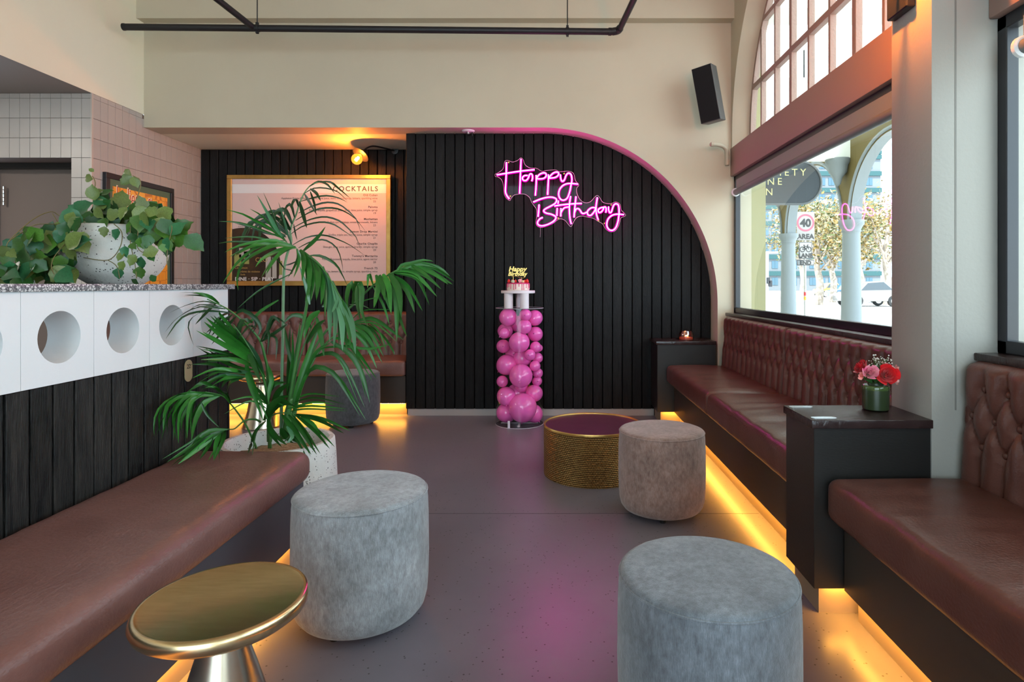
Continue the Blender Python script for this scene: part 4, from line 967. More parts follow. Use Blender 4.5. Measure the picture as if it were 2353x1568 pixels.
frond('A', [(646,1005,3.0),(647,900,3.02),(650,780,3.05),(652,640,3.08),(658,591,3.1),(669,557,3.1),(667,534,3.1),(671,515,3.1),(681,492,3.1),(688,469,3.1),(698,446,3.1),(713,427,3.1),(735,417,3.1)], .0085, [
 (6,R1,3.2,(711,429),(732,418),(753,425),(770,446)), (5,R1,3.25,(730,418),(759,419),(778,433),(805,456)), (3,R1,3.2,(698,446),(721,433),(750,433),(778,442),(798,463)),
 (4,R1,3.2,(692,463),(723,454),(750,450),(778,455),(799,466)), (4,R1,3.2,(686,490),(711,477),(740,467),(765,466),(788,475),(818,503),(828,532)),
 (4,R1,3.25,(679,507),(708,490),(734,480),(763,478),(788,484),(817,503),(840,532)), (4,R1,3.25,(673,524),(702,509),(727,501),(751,499),(778,507),(797,522),(818,545),(828,572)),
 (4,R1,3.2,(669,538),(692,522),(721,513),(746,511),(769,517),(792,532),(811,545)), (3.5,R1,3.2,(673,563),(702,547),(730,541),(753,542),(778,551),(807,565),(843,591)),
 (3.5,R1,3.2,(686,570),(707,559),(730,552),(750,553),(774,570),(785,601),(788,624)), (10,3.05,3.0,(696,578),(715,561),(734,542),(748,521),'leaf'), (7,3.0,3.1,(711,588),(734,588),(759,599),(778,616),(798,656),'leaf'),
 (8,R1,3.0,(700,446),(711,463),(729,495)), (7,R1,3.0,(713,434),(727,444),(737,462)), (5,R1,3.0,(713,440),(722,467),(726,490)), (9,R1,3.0,(688,463),(698,498),(705,524)), (5,R1,3.0,(675,515),(679,535),(683,552)),
 (9,R1,3.0,(686,475),(681,457),(672,470),(672,486)), (10,R1,3.0,(677,500),(670,472),(658,478),(653,505)), (11,R1,3.0,(671,515),(656,484),(636,487),(628,508)), (11,R1,3.0,(668,528),(645,492),(620,488),(603,500)),
 (12,R1,3.0,(663,535),(639,503),(610,496),(585,507),(566,545)), (12,R1,3.0,(656,542),(616,524),(585,509),(568,524),(554,557),(535,594)), (9,R1,3.0,(660,540),(625,514),(600,512),(597,540),(594,560)),
 (9,R1,3.0,(662,538),(630,508),(604,508),(585,525),(577,565)), (6,R1,3.0,(658,545),(606,534),(577,522),(539,513)), (8,R1,3.0,(666,530),(652,510),(646,498),(641,520)),
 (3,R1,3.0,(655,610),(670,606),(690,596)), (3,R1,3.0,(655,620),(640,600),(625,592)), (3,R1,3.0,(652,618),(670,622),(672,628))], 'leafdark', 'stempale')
frond('B', [(658,1000,3.0),(666,911,3.0),(690,780,3.0),(706,690,2.98),(704,625,2.96),(690,578,2.94),(711,589,2.86),(736,610,2.8),(760,645,2.76),(785,690,2.74)], .0095, [
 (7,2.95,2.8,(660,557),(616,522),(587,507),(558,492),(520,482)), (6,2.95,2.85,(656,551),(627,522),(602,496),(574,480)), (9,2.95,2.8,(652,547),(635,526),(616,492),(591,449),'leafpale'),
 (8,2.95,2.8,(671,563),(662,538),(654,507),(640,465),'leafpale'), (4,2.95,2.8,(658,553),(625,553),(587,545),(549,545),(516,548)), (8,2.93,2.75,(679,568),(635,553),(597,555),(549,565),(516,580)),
 (5,2.95,2.8,(650,548),(600,528),(550,512),(502,509)), (4,2.95,2.8,(640,556),(580,556),(530,556),(500,560)),
 (11,2.93,2.72,(679,568),(625,559),(587,563),(558,578),(537,591)), (12,2.92,2.7,(679,568),(639,563),(606,574),(577,591),(556,608)), (9,2.92,2.75,(681,570),(650,572),(621,584),(600,597),(587,614)),
 (8,2.93,2.75,(676,569),(610,562),(560,590),(530,625),(512,652)), (7,2.95,2.8,(660,560),(600,575),(560,602),(545,640),(548,668)),
 (14,2.9,2.7,(679,568),(654,576),(631,599),(611,632)), (15,2.88,2.75,(682,572),(690,591),(685,616),(675,638)), (13,2.88,2.75,(690,574),(699,601),(694,647)), (15,2.86,2.75,(700,582),(712,620),(709,684)),
 (15,2.86,2.75,(709,588),(722,630),(715,692)), (15,2.84,2.72,(721,598),(742,650),(738,700)), (14,2.84,2.72,(728,603),(732,640),(727,690)), (17,2.82,2.7,(742,613),(757,690),(758,786),'leafpale'),
 (17,2.80,2.68,(752,628),(772,713),(767,799),'leafpale'), (17,2.78,2.68,(763,646),(784,723),(787,806),'leafpale'), (17,2.77,2.68,(770,662),(798,732),(806,791)), (15,2.76,2.66,(783,686),(808,742),(817,814),'leafpale'),
 (15,2.83,2.72,(735,608),(748,660),(747,730)), (14,2.85,2.75,(714,590),(728,630),(728,672)),
 (7,2.74,2.7,(776,688),(770,705),(763,718),'leafpale'), (9,2.95,2.95,(712,700),(704,660),(688,610),'leafpale'), (8,2.95,2.95,(640,690),(600,715),(575,740),(530,760)), (4,3.0,2.95,(672,628),(600,665),(545,710))], 'leaf', 'stem')
frond('C', [(668,985,3.02),(690,880,3.05),(735,780,3.1),(800,712,3.12),(858,656,3.12),(900,628,3.12),(939,610,3.12),(977,604,3.12),(1015,618,3.12)], .008, [
 (9,3.1,3.05,(858,656),(849,629),(846,646),(845,664)), (14,3.1,3.0,(864,632),(870,652),(864,684),(859,708)), (15,3.1,3.0,(880,630),(893,659),(899,722)), (17,3.1,3.0,(893,629),(916,667),(922,729)),
 (15,3.1,3.0,(902,627),(911,694),(912,784)), (8,3.1,3.0,(900,655),(918,728),(935,774)), (12,3.1,3.0,(820,690),(807,650),(797,684),(800,706)), (14,3.1,3.0,(810,700),(820,648),(832,667),(830,713),(845,751)),
 (12,3.1,3.0,(835,672),(826,655),(820,690),(829,740)), (9,3.12,3.1,(910,627),(923,610),(943,606),(973,598),(996,601)), (10,3.12,3.1,(912,626),(958,607),(1006,614),(1034,635)), (10,3.12,3.1,(948,608),(996,615),(1044,647)),
 (12,3.12,3.05,(948,610),(996,629),(1040,654)), (12,3.12,3.05,(939,614),(987,623),(1030,654)), (9,3.12,3.05,(944,608),(967,623),(994,642)), (10,3.12,3.05,(920,619),(973,631),(1014,665)),
 (11,3.12,3.05,(910,625),(958,635),(1004,682)), (11,3.12,3.05,(906,627),(958,640),(987,702)), (11,3.12,3.05,(904,633),(939,659),(971,715)), (12,3.12,3.05,(903,636),(935,669),(953,720)),
 (6,3.1,3.05,(858,660),(881,702),(895,747)), (9,3.1,3.05,(865,655),(885,680),(899,721)), (14,3.1,3.02,(872,632),(880,655),(884,690)), (2.5,3.1,3.0,(809,734),(839,713),(902,712)), (2.5,3.1,3.0,(800,705),(840,690),(866,684)), (2.5,3.1,3.0,(803,700),(830,702),(850,710))])
frond('D', [(672,985,3.02),(690,900,3.05),(725,820,3.1),(765,775,3.15),(812,746,3.18),(850,740,3.18)], .008, [
 (10,3.15,3.1,(811,742),(853,732),(891,753),(919,777)), (4,3.15,3.1,(812,744),(862,744),(912,786)), (10,3.15,3.1,(814,745),(849,763),(882,820)), (10,3.15,3.1,(812,749),(843,774),(874,823)),
 (9,3.12,3.1,(800,752),(839,790),(866,847)), (5,3.15,3.1,(812,760),(832,772),(845,793)), (6,3.15,3.1,(845,745),(881,772),(904,807),(905,816)), (4,3.15,3.1,(850,742),(874,767),(889,812)),
 (11,3.1,3.05,(766,778),(797,782),(830,820),(866,872)), (14,3.05,3.0,(760,785),(805,814),(832,860),(850,926)), (10,3.05,3.0,(719,822),(763,812),(797,845),(838,937)), (12,3.0,2.95,(705,862),(725,843),(765,857),(795,899),(827,956)),
 (7,3.1,3.05,(740,800),(790,796),(850,802),(900,790)), (8,3.15,3.1,(830,745),(858,760),(880,795))], 'leaf')
frond('E', [(617,1015,2.95),(616,930,2.93),(615,856,2.9),(609,822,2.88),(599,786,2.86),(581,761,2.84),(559,739,2.82),(534,718,2.8),(509,703,2.75),(476,688,2.7)], .0085, [
 (9,2.75,2.6,(504,698),(484,683),(453,675),(413,672),'leaf'), (4,2.75,2.5,(503,700),(468,693),(426,703),(388,720)), (4,2.75,2.5,(509,705),(459,701),(426,720),(391,741)), (6,2.75,2.5,(518,710),(459,706),(410,730),(380,763)),
 (5,2.75,2.5,(526,718),(468,715),(418,730),(381,779)), (5,2.75,2.55,(534,720),(476,715),(443,730),(433,753),(445,794)), (8,2.75,2.6,(496,698),(476,718),(449,746)), (9,2.78,2.65,(526,720),(501,733),(476,778)),
 (9,2.78,2.65,(534,723),(509,746),(486,773)), (10,2.8,2.65,(542,728),(518,756),(496,783)), (11,2.82,2.7,(580,742),(559,736),(547,773),(536,791)), (10,2.82,2.7,(592,755),(576,749),(552,774)),
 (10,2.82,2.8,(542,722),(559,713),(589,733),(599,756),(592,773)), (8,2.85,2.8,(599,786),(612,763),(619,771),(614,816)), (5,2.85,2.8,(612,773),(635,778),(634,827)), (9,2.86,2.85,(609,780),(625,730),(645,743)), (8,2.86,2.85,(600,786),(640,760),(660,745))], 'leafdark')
frond('F', [(622,1015,2.95),(616,930,2.9),(607,875,2.85),(592,839,2.8),(576,806,2.78),(556,773,2.75),(536,746,2.72)], .0075, [
 (14,2.78,2.65,(576,806),(542,773),(501,733),(491,725)), (15,2.78,2.6,(579,814),(526,773),(473,730)), (15,2.78,2.58,(584,822),(526,784),(469,740)), (14,2.8,2.58,(589,836),(534,803),(466,763)),
 (11,2.8,2.55,(576,832),(518,809),(451,795)), (8,2.8,2.55,(584,839),(526,817),(453,820)), (11,2.8,2.55,(592,847),(542,827),(461,827)), (12,2.78,2.55,(570,862),(534,852),(493,837),(446,838)),
 (11,2.82,2.6,(600,864),(559,854),(509,854),(479,867),'leafpale'), (9,2.8,2.5,(565,860),(542,852),(493,849),(441,870)), (10,2.8,2.55,(567,867),(526,867),(484,889)), (10,2.8,2.55,(567,866),(509,864),(458,889),'leafpale'),
 (11,2.8,2.6,(559,866),(526,872),(509,892)), (15,2.78,2.85,(551,769),(592,822),(609,872),'leafpale'), (12,2.9,2.85,(615,839),(625,872),(619,900),(617,925)), (14,2.75,2.8,(566,831),(571,864),(584,907),(605,968)),
 (7,2.8,2.6,(560,868),(530,880),(520,915)), (12,2.8,2.6,(590,850),(540,842),(480,812),(450,796)), (13,2.78,2.7,(565,790),(582,835),(600,880))])
frond('G', [(588,1030,2.82),(584,1018,2.8),(562,972,2.74),(532,931,2.66),(510,910,2.6),(472,901,2.52)], .006, [
 (11,2.6,2.4,(506,907),(435,903),(388,922),(367,957),(369,998)), (12,2.6,2.4,(500,909),(425,907),(384,935),(375,991)), (9,2.6,2.4,(495,905),(431,909),(392,950),(371,1010)), (9,2.58,2.4,(482,907),(435,909),(399,953),(407,1011)),
 (11,2.58,2.4,(491,909),(444,914),(414,953),(410,1019)), (11,2.6,2.45,(500,907),(453,912),(431,953),(427,1015)), (13,2.6,2.45,(506,909),(472,925),(450,965),(440,1013)), (9,2.58,2.42,(480,909),(450,912),(433,944),(430,1008)),
 (6,2.5,2.5,(463,925),(476,953),(504,983)), (9,2.6,2.5,(510,903),(472,879),(444,894),(433,901)), (9,2.62,2.5,(519,910),(491,892),(457,895)), (10,2.62,2.55,(532,931),(515,905),(495,900)), (7,2.55,2.45,(470,905),(440,925),(420,960),(417,990))])
frond('H', [(598,970,2.85),(585,964,2.8),(562,967,2.72),(540,985,2.62),(523,987,2.55),(500,990,2.48)], .0055, [
 (10,2.5,2.4,(523,987),(482,991),(442,1023),(383,1063)), (16,2.5,2.4,(515,989),(472,1010),(439,1038),(394,1071)), (14,2.5,2.4,(506,991),(465,1023),(409,1067)), (13,2.5,2.42,(491,995),(482,1023),(459,1056)),
 (13,2.52,2.42,(508,989),(498,1019),(491,1056)), (14,2.55,2.42,(519,987),(515,1010),(491,1060)), (10,2.5,2.4,(500,990),(460,1005),(440,1025))])
frond('I', [(622,1030,2.9),(620,990,2.88),(622,960,2.86),(640,950,2.85),(665,950,2.84),(680,952,2.83)], .006, [
 (14,2.8,2.6,(611,967),(592,991),(584,1025),(580,1047)), (18,2.82,2.75,(616,961),(627,991),(659,1023)), (10,2.8,2.75,(659,980),(672,1002),(659,1019),'leafpale'), (14,2.85,2.72,(648,953),(678,991),(715,1045)), (10,2.85,2.72,(663,953),(693,991),(728,1045)),
 (11,2.85,2.73,(674,955),(706,995),(736,1043)), (11,2.85,2.75,(678,953),(725,991),(758,1032)), (12,2.85,2.75,(678,952),(734,965),(790,996)), (4,2.85,2.8,(667,946),(706,940),(800,945)), (5,2.85,2.8,(667,939),(715,933),(798,940)),
 (4,2.85,2.8,(678,924),(725,914),(796,931)), (4,2.85,2.8,(682,916),(715,905),(781,912)), (15,2.85,2.75,(607,967),(622,935),(644,918),(667,927)), (13,2.84,2.76,(615,965),(635,932),(655,925),(675,935)), (9,2.85,2.8,(614,929),(603,907),(584,886)),
 (4,2.85,2.7,(616,931),(575,912),(523,924)), (4,2.85,2.7,(614,940),(575,922),(515,952)), (5,2.85,2.8,(660,940),(720,925),(770,930)), (16,2.84,2.8,(645,985),(655,1000),(672,1018)), (9,2.85,2.8,(690,960),(720,975),(740,1010))])
frond('J', [(619,1030,2.95),(618,980,2.95),(618,900,2.95)], .008, [
 (13,2.92,2.85,(620,901),(631,884),(648,881)), (12,2.92,2.9,(616,942),(618,897),(614,860)), (14,2.94,2.9,(625,940),(640,900),(668,880)), (10,2.94,2.9,(630,930),(645,915),(665,910))])
frond('K', [(668,1000,3.02),(668,940,3.02),(676,880,3.03),(690,820,3.05),(712,760,3.08),(735,715,3.1)], .008, [
 (11,3.02,3.05,(662,930),(664,840),(667,748)), (10,3.02,3.05,(668,930),(678,840),(690,740)), (13,3.02,3.05,(672,930),(700,840),(738,738)), (9,3.02,3.0,(675,940),(720,820),(760,788)), (15,3.06,3.0,(735,715),(712,735),(698,780)),
 (12,3.06,3.0,(728,730),(738,775),(745,820)), (9,3.03,3.0,(680,860),(662,800),(655,755)), (11,3.05,3.0,(715,755),(700,730),(672,725),(650,745)), (9,3.08,3.0,(740,705),(755,700),(765,730)), (10,3.0,3.0,(676,945),(696,880),(722,840)), (9,3.0,3.0,(660,900),(673,830),(672,760)), (12,3.05,3.0,(705,790),(728,752),(748,735))])
MB().tube(cr([P(655,1008,3.0)-po_, P(662,950,3.0)-po_, P(668,915,3.0)-po_], 4), [.022,.021,.02,.019,.018,.016,.014,.013,.012], 10).obj('stalk', M_['stem'], palm, 179)
# ---------------------------------------------------------------- vine pot on the counter
bp_ = empty('bowl_planter', 'round white speckled bowl planter on the terrazzo counter', 'planter', None, (-1.852, 2.53, 1.2035))
MB().lathe([(0,0),(.095,0)]+[(p.x,p.y) for p in cr([(.10,.003,0),(.150,.042,0),(.180,.092,0),(.188,.135,0),(.181,.185,0),(.163,.228,0),(.152,.243,0)],6)]+[(.143,.245),(.146,.225),(.10,.20),(0,.20)], 80).obj('bowl', M_['pot'], bp_, 50)
MB().lathe([(0,.212),(.09,.211),(.146,.206),(.146,.19),(0,.19)], 24).obj('soil', mat('soil', (.035,.022,.014), .95, bump=1, bscale=80), bp_)
vine = empty('trailing_vine', 'bushy trailing green vine spilling from the white bowl planter', 'plant', None, (-1.852, 2.53, 1.42))
vo = Vector(vine.location)
def vleaf_mesh(k):
    r = random.Random(k); pts = [(0,0),(.20,.14),(.42,.30),(.47,.50),(.36,.62),(.30,.80),(.12,.93),(0,1.08)]
    pts = [(x*(1+r.uniform(-.12,.12)), y) for x, y in pts]; vs = []; fs = []
    for x, y in pts: vs.append((x, y, .30*x-.18*y*y+.04*math.sin(9*y)))
    for x, y in pts: vs.append((-x, y, .30*x-.18*y*y))
    n = len(pts); mid = [(0, y*1.0, -.18*y*y) for x, y in pts]; vs += mid
    for i in range(n-1):
        fs.append((2*n+i, i, i+1, 2*n+i+1)); fs.append((2*n+i+1, n+i+1, n+i, 2*n+i))
    return MB().add(vs, fs).mesh('leaf', M_['ivy%d' % (k % 4)], 179)
LM = [vleaf_mesh(k) for k in range(8)]
rv = random.Random(11)
def vl(px, py, Y, size, ang=None, face=None, k=None):
    z_min = 1.212
    p = P(px, py, Y); s = size/F*Y
    if p.z < z_min+.01 and p.x < -1.62: p.z = z_min+.012
    a = rv.uniform(-math.pi, math.pi) if ang is None else ang
    if ang is None and rv.random() < .65: a = math.pi+rv.uniform(-1.1, 1.1)      # most tips hang
    tip = Vector((math.sin(a), rv.uniform(-.5,.2), math.cos(a))).normalized()
    if p.z+tip.z*s < z_min and p.x < -1.62: tip.z = max((z_min-p.z)/s, -.2); tip.normalize()
    nrm = Vector((rv.uniform(-.6,.8), -1, rv.uniform(-.1,.9))).normalized(); xx = tip.cross(nrm).normalized(); nn = xx.cross(tip).normalized()
    M = Matrix((xx, tip, nn)).transposed().to_4x4()
    o = inst('leaf', LM[rv.randrange(8) if k is None else k], vine); o.matrix_basis = Matrix.Translation(p-vo) @ M @ Matrix.Scale(s, 4)
def cloud(n, cx, cy, sx, sy, Y0, Y1, s0, s1):
    for _ in range(n):
        while True:
            u, v = rv.uniform(-1,1), rv.uniform(-1,1)
            if u*u+v*v < 1: break
        vl(cx+u*sx, cy+v*sy, rv.uniform(Y0, Y1), rv.uniform(s0, s1))
cloud(64, 112, 575, 72, 62, 2.25, 2.50, 34, 56); cloud(26, 85, 615, 80, 28, 2.20, 2.35, 34, 52); cloud(12, 22, 612, 30, 30, 2.15, 2.3, 28, 44)
cloud(62, 262, 492, 88, 24, 2.36, 2.62, 28, 48); cloud(18, 350, 490, 40, 28, 2.34, 2.50, 30, 48); cloud(16, 395, 528, 34, 40, 2.36, 2.50, 30, 50); cloud(14, 170, 520, 30, 36, 2.3, 2.45, 32, 52)
cloud(10, 232, 455, 26, 14, 2.4, 2.55, 24, 36)
for px, py, s, a in ((300,535,26,2.8),(322,545,26,3.0),(345,540,30,3.3),(287,565,26,3.0),(300,560,20,2.2),(285,580,22,3.6),(325,590,28,3.3),(312,585,28,3.6),(345,585,20,2.4),(284,600,24,3.4),(273,615,26,3.2),(320,612,28,3.1),
                     (313,645,22,3.3),(365,575,34,4.4),(360,635,20,4.2),(372,560,20,2.8),(385,545,28,3.2),(335,552,26,2.9),(272,525,26,3.4),(240,520,24,3.2)):
    vl(px, py, 2.33, s, a)
vl(214,412,2.40,24,-1.35,k=2); vl(216,395,2.42,12,-.9,k=2); vl(303,404,2.40,30,-1.25,k=2); vl(304,405,2.40,30,-2.3,k=6); vl(306,406,2.40,26,2.7,k=2); vl(24,570,2.2,30,-2.2); vl(20,575,2.2,26,2.2); vl(10,632,2.12,40,1.6,k=3)
vines = [[(240,500,2.45),(218,450,2.42),(219,420,2.40),(212,405,2.40)], [(300,490,2.42),(320,440,2.40),(322,415,2.40),(305,404,2.4)], [(240,505,2.5),(150,500,2.42),(118,487,2.38),(75,505,2.3),(22,552,2.2),(15,572,2.2)],
 [(170,520,2.4),(90,515,2.32),(50,535,2.26),(20,555,2.2)], [(200,520,2.42),(140,550,2.36),(85,590,2.28),(40,615,2.2),(0,642,2.12)], [(262,515,2.36),(280,535,2.34),(275,570,2.33),(248,598,2.33),(192,592,2.33)],
 [(248,598,2.33),(268,612,2.33),(275,640,2.33)], [(300,520,2.36),(300,560,2.33),(310,605,2.33),(314,640,2.33)], [(320,510,2.36),(316,568,2.33),(340,585,2.33)], [(370,520,2.40),(395,520,2.38),(385,570,2.36),(384,610,2.36)],
 [(120,490,2.38),(135,515,2.4)], [(150,560,2.3),(125,590,2.25),(118,612,2.22),(124,630,2.2)]]
for v in vines:
    MB().tube(cr([P(*q)-vo for q in v], 5), .0018, 5).obj('vine_stem', M_['vine'], vine, 179)

# ---------------------------------------------------------------- outside: arcade, street, trees, office block
gnd = struct(box('pavement', mat('pale_paving', (.62,.60,.57), .8, vary=(.56,.545,.52), vscale=.5), (XO, 200, -60, 260, -.12, -.02)))
arc_m = mat('arcade_render', (.20,.225,.235), .7); ochre = mat('ochre_render', (.12,.088,.025), .75); lime_ = mat('white_soffit', (.78,.80,.76), .7)
lightpass_soffit = bpy.data.materials.new('translucent_soffit'); lightpass_soffit.use_nodes = True; nt = lightpass_soffit.node_tree; nt.nodes.remove(nt.nodes['Principled BSDF'])  # arcade ceiling made translucent so daylight brightens the fanlight view
d_ = nt.nodes.new('ShaderNodeBsdfDiffuse'); t_ = nt.nodes.new('ShaderNodeBsdfTranslucent'); x_ = nt.nodes.new('ShaderNodeMixShader'); x_.inputs[0].default_value = .6
d_.inputs[0].default_value = t_.inputs[0].default_value = (.62,.64,.60,1)
nt.links.new(d_.outputs[0], x_.inputs[1]); nt.links.new(t_.outputs[0], x_.inputs[2]); nt.links.new(x_.outputs[0], nt.nodes['Material Output'].inputs[0])
ar = struct(empty('arcade'))
XA0, XA1 = 5.90, 6.12; sp_n = 3.2
MB().add([(XO,-4,4.76),(XA1,-4,4.76),(XA1,30,4.76),(XO,30,4.76)], [(0,1,2,3)]).obj('lightpass_soffit', lightpass_soffit, ar)  # unseen near stretch added to cut skylight in the nearer bays
for k in range(-2, 7):
    yc = 10.4+sp_n*k; y0, y1 = yc-1.6, yc+1.6
    # arch bay: inner face ochre, intrados and street side pale
    fi = MB(); ri = MB(); R = 1.40; n = 28
    for X, mb in ((XA0, fi), (XA1, ri)):
        vs = []; fs = []
        for j in range(n+1):
            a = math.pi*j/n; c, s = math.cos(a), math.sin(a)
            t = min(1.6/abs(c) if abs(c) > 1e-6 else 99, 2.3/s if s > 1e-6 else 99)
            vs += [(X, yc+R*c, 2.5+R*s), (X, yc+t*c, 2.5+t*s)]
        for j in range(n): fs.append((2*j, 2*j+2, 2*j+3, 2*j+1))
        mb.add(vs, fs)
    vs = []; fs = []
    for j in range(n+1):
        a = math.pi*j/n
        for X in (XA0, XA1): vs.append((X, yc+R*math.cos(a), 2.5+R*math.sin(a)))
    for j in range(n): fs.append((2*j, 2*j+1, 2*j+3, 2*j+2))
    ri.add(vs, fs)
    fi.obj('spandrel', ochre, ar); ri.obj('arch_ring', arc_m, ar, 30)
    MB().tube([(XA0-.01, yc+(R+.06)*math.cos(math.pi*j/n), 2.5+(R+.06)*math.sin(math.pi*j/n)) for j in range(n+1)], .035, 6).obj('arch_moulding', arc_m, ar, 60)
    yk = yc+1.6
    MB().lathe([(.25,-.02),(.25,.25),(.21,.30),(.20,.32),(.195,.40),(.165,2.2),(.165,2.25),(.185,2.28),(.175,2.31),(.21,2.38),(.24,2.42),(.24,2.5),(0,2.5)], 32, (XA0+.11, yk, 0)).obj('pillar', arc_m, ar, 50)
    box('rib', lime_, (XO, XA0, yk-.18, yk+.18, 3.72, 4.2), ar)
    MB().lathe([(0,3.18),(.05,3.22),(.09,3.36),(.17,3.46),(.19,3.60),(.24,3.66),(.24,3.73),(0,3.73)], 16, (XA0-.16, yk, 0)).obj('corbel', arc_m, ar, 50)
struct(MB().box(XA0, XA1, 2.4, 30, 4.75, 5.6).obj('parapet', arc_m, ar))
box('facade', M_['cream'], (XO-.25, XO, YP+.03, 30, 0, 5.0), ar)
box('facade', M_['cream'], (XO, XO+.02, -9, -4, 0, 5.0), ar)
MB().box(XO, 1.965, 5.50, 5.62, 0, 4.75).box(XO, 1.99, 5.47, 5.65, 0, .25).obj('pilaster', mat('cream_pilaster', (.30,.28,.15), .6), ar, 35)
# hanging pill-shaped shop sign
sg = empty('hanging_sign', 'dark pill-shaped hanging shop sign with thin gold letters outside the window', 'sign', None)
yS = 9.0; xr = (1887-CX)/F*yS; zc_ = CH-(420.5-CY)/F*yS; rr_ = 49/F*yS; xl = 2.0+rr_
pl = [(xr-rr_+rr_*math.cos(a), zc_+rr_*math.sin(a)) for a in [-math.pi/2+math.pi*k/20 for k in range(21)]] + [(xl+rr_*math.cos(a), zc_+rr_*math.sin(a)) for a in [math.pi/2+math.pi*k/20 for k in range(21)]]
MB().prism(pl, 'y', yS, yS+.08).obj('panel', mat('charcoal_sign', (.030,.036,.042), .3), sg)
MB().tube([Vector((x, yS-.004, z)) for x, z in pl+pl[:1]], .018, 6, False).obj('rim', mat('sign_rim', (.12,.13,.14), .4), sg, 179)
sgm = mat('sign_gold', (.55,.50,.25), .5)
for txt, px, py in (('SOCIETY', 1852, 404), ('ONE', 1797, 425), ('ON', 1776, 449)):
    text_mesh(txt.replace('O','O'), 16/F*yS/.70, sgm, 'lettering', sg, 'RIGHT', Matrix.Translation(((px-CX)/F*yS, yS-.006, CH-(py-CY)/F*yS)) @ FACE, 0, .002, 1.5)
for px in (1760, 1850): MB().tube([((px-CX)/F*yS, yS+.04, zc_+rr_-.01), ((px-CX)/F*yS, yS+.04, 4.76)], .012, 6).obj('hanger', M_['frame'], sg)
# road sign
yR = 16.0
rs = empty('road_sign', 'speed limit 40 AREA road sign over bicycle LANE END plates on a steel pole', 'sign', None, ((1851-CX)/F*yR, yR, 0))
def RZ(py): return CH-(py-CY)/F*yR
wpl = mat('white_plate', (.19,.19,.19), .4); blk = mat('black_lettering', (.02,.02,.02), .5); rdm = mat('sign_red', (.55,.06,.09), .4)
def plate(name, wpx, y0, y1, r=.03):
    w = wpx/F*yR/2; a, b = RZ(y1), RZ(y0)
    MB().box(-w, w, 0, .012, a, b).obj(name, wpl, rs, 30, r*.12, 2)
plate('speed_plate', 41, 487, 553); plate('bicycle_plate', 31, 556, 595); plate('end_plate', 41, 597, 610.5)
def border(wpx, y0, y1):
    w = wpx/F*yR/2-.015; a, b = RZ(y1)+.015, RZ(y0)-.015
    MB().tube([(-w,-.003,a),(w,-.003,a),(w,-.003,b),(-w,-.003,b),(-w,-.003,a)], .006, 4, False).obj('border', blk, rs)
border(31, 556, 595); border(41, 597, 610.5)
cz = RZ(512); ro = 20/F*yR
vs = []; fs = []
for k in range(48):
    a = 2*math.pi*k/48
    for r in (ro, ro*.80): vs.append((r*math.cos(a), -.004, cz+r*math.sin(a)))
for k in range(48): fs.append((2*k, 2*k+1, 2*((k+1)%48)+1, 2*((k+1)%48)))
MB().add(vs, fs).obj('red_ring', rdm, rs)
def rt(t, py, hpx, bold=.006, sp=1): text_mesh(t, hpx/F*yR/.70, blk, 'lettering', rs, 'CENTER', Matrix.Translation((0, -.006, RZ(py))) @ FACE, bold, .001, sp)
rt('40', 520.5, 17, .012); rt('AREA', 549, 11); rt('LANE', 592, 9.5); rt('END', 608.5, 9)
bc = MB(); rw_ = 5.6/F*yR; u_ = 1/F*yR; bz = RZ(573)
for sx in (-7.2, 7.2): bc.tube([(sx*u_+rw_*math.cos(a), -.006, bz+rw_*math.sin(a)) for a in [2*math.pi*k/20 for k in range(21)]], .008, 5, False)
for a, b in (((-7.2,0),(-2.5,7)),((-2.5,7),(0,0)),((0,0),(-7.2,0)),((-2.5,7),(5,7)),((5,7),(0,0)),((5,7),(7.2,0)),((5,7),(4,10)),((4,10),(6.5,10)),((-2.5,7),(-3.5,9.5)),((-5,9.5),(-2,9.5))):
    bc.tube([(a[0]*u_,-.006,bz+a[1]*u_),(b[0]*u_,-.006,bz+b[1]*u_)], .007, 5)
bc.obj('bicycle_symbol', blk, rs)
MB().tube([(0,.03,-.1),(0,.03,RZ(500))], .030, 10).obj('pole', M_['steel'], rs, 50)
for z0, c in ((RZ(680), (.55,.05,.05)), (RZ(690), (.60,.35,.05))):
    MB().lathe([(.034,0),(.034,.10)], 12, (0,.03,z0)).obj('pole_band', mat('band_%d' % int(z0*100), c, .5), rs, 50)
# traffic light pole
tl = empty('traffic_pole', 'pale street pole with a horizontal arm in front of the teal office block', 'pole', None, ((1763-CX)/F*30, 30, 0))
wm = mat('pole_white', (.7,.7,.7), .4)
MB().tube([(0,0,-.1),(0,0,CH+77/F*30)], .07, 10).obj('post', wm, tl, 50); MB().tube([(0,0,CH+74/F*30),(.55,0,CH+75/F*30)], .045, 8).obj('arm', wm, tl, 50)
for z, dx in ((CH+10/F*30, .02), (CH+3/F*30, .12)): box('signal_head', M_['frame'], (dx-.09, dx+.09, -.15, -.02, z-.16, z+.16), tl, .02, 1)
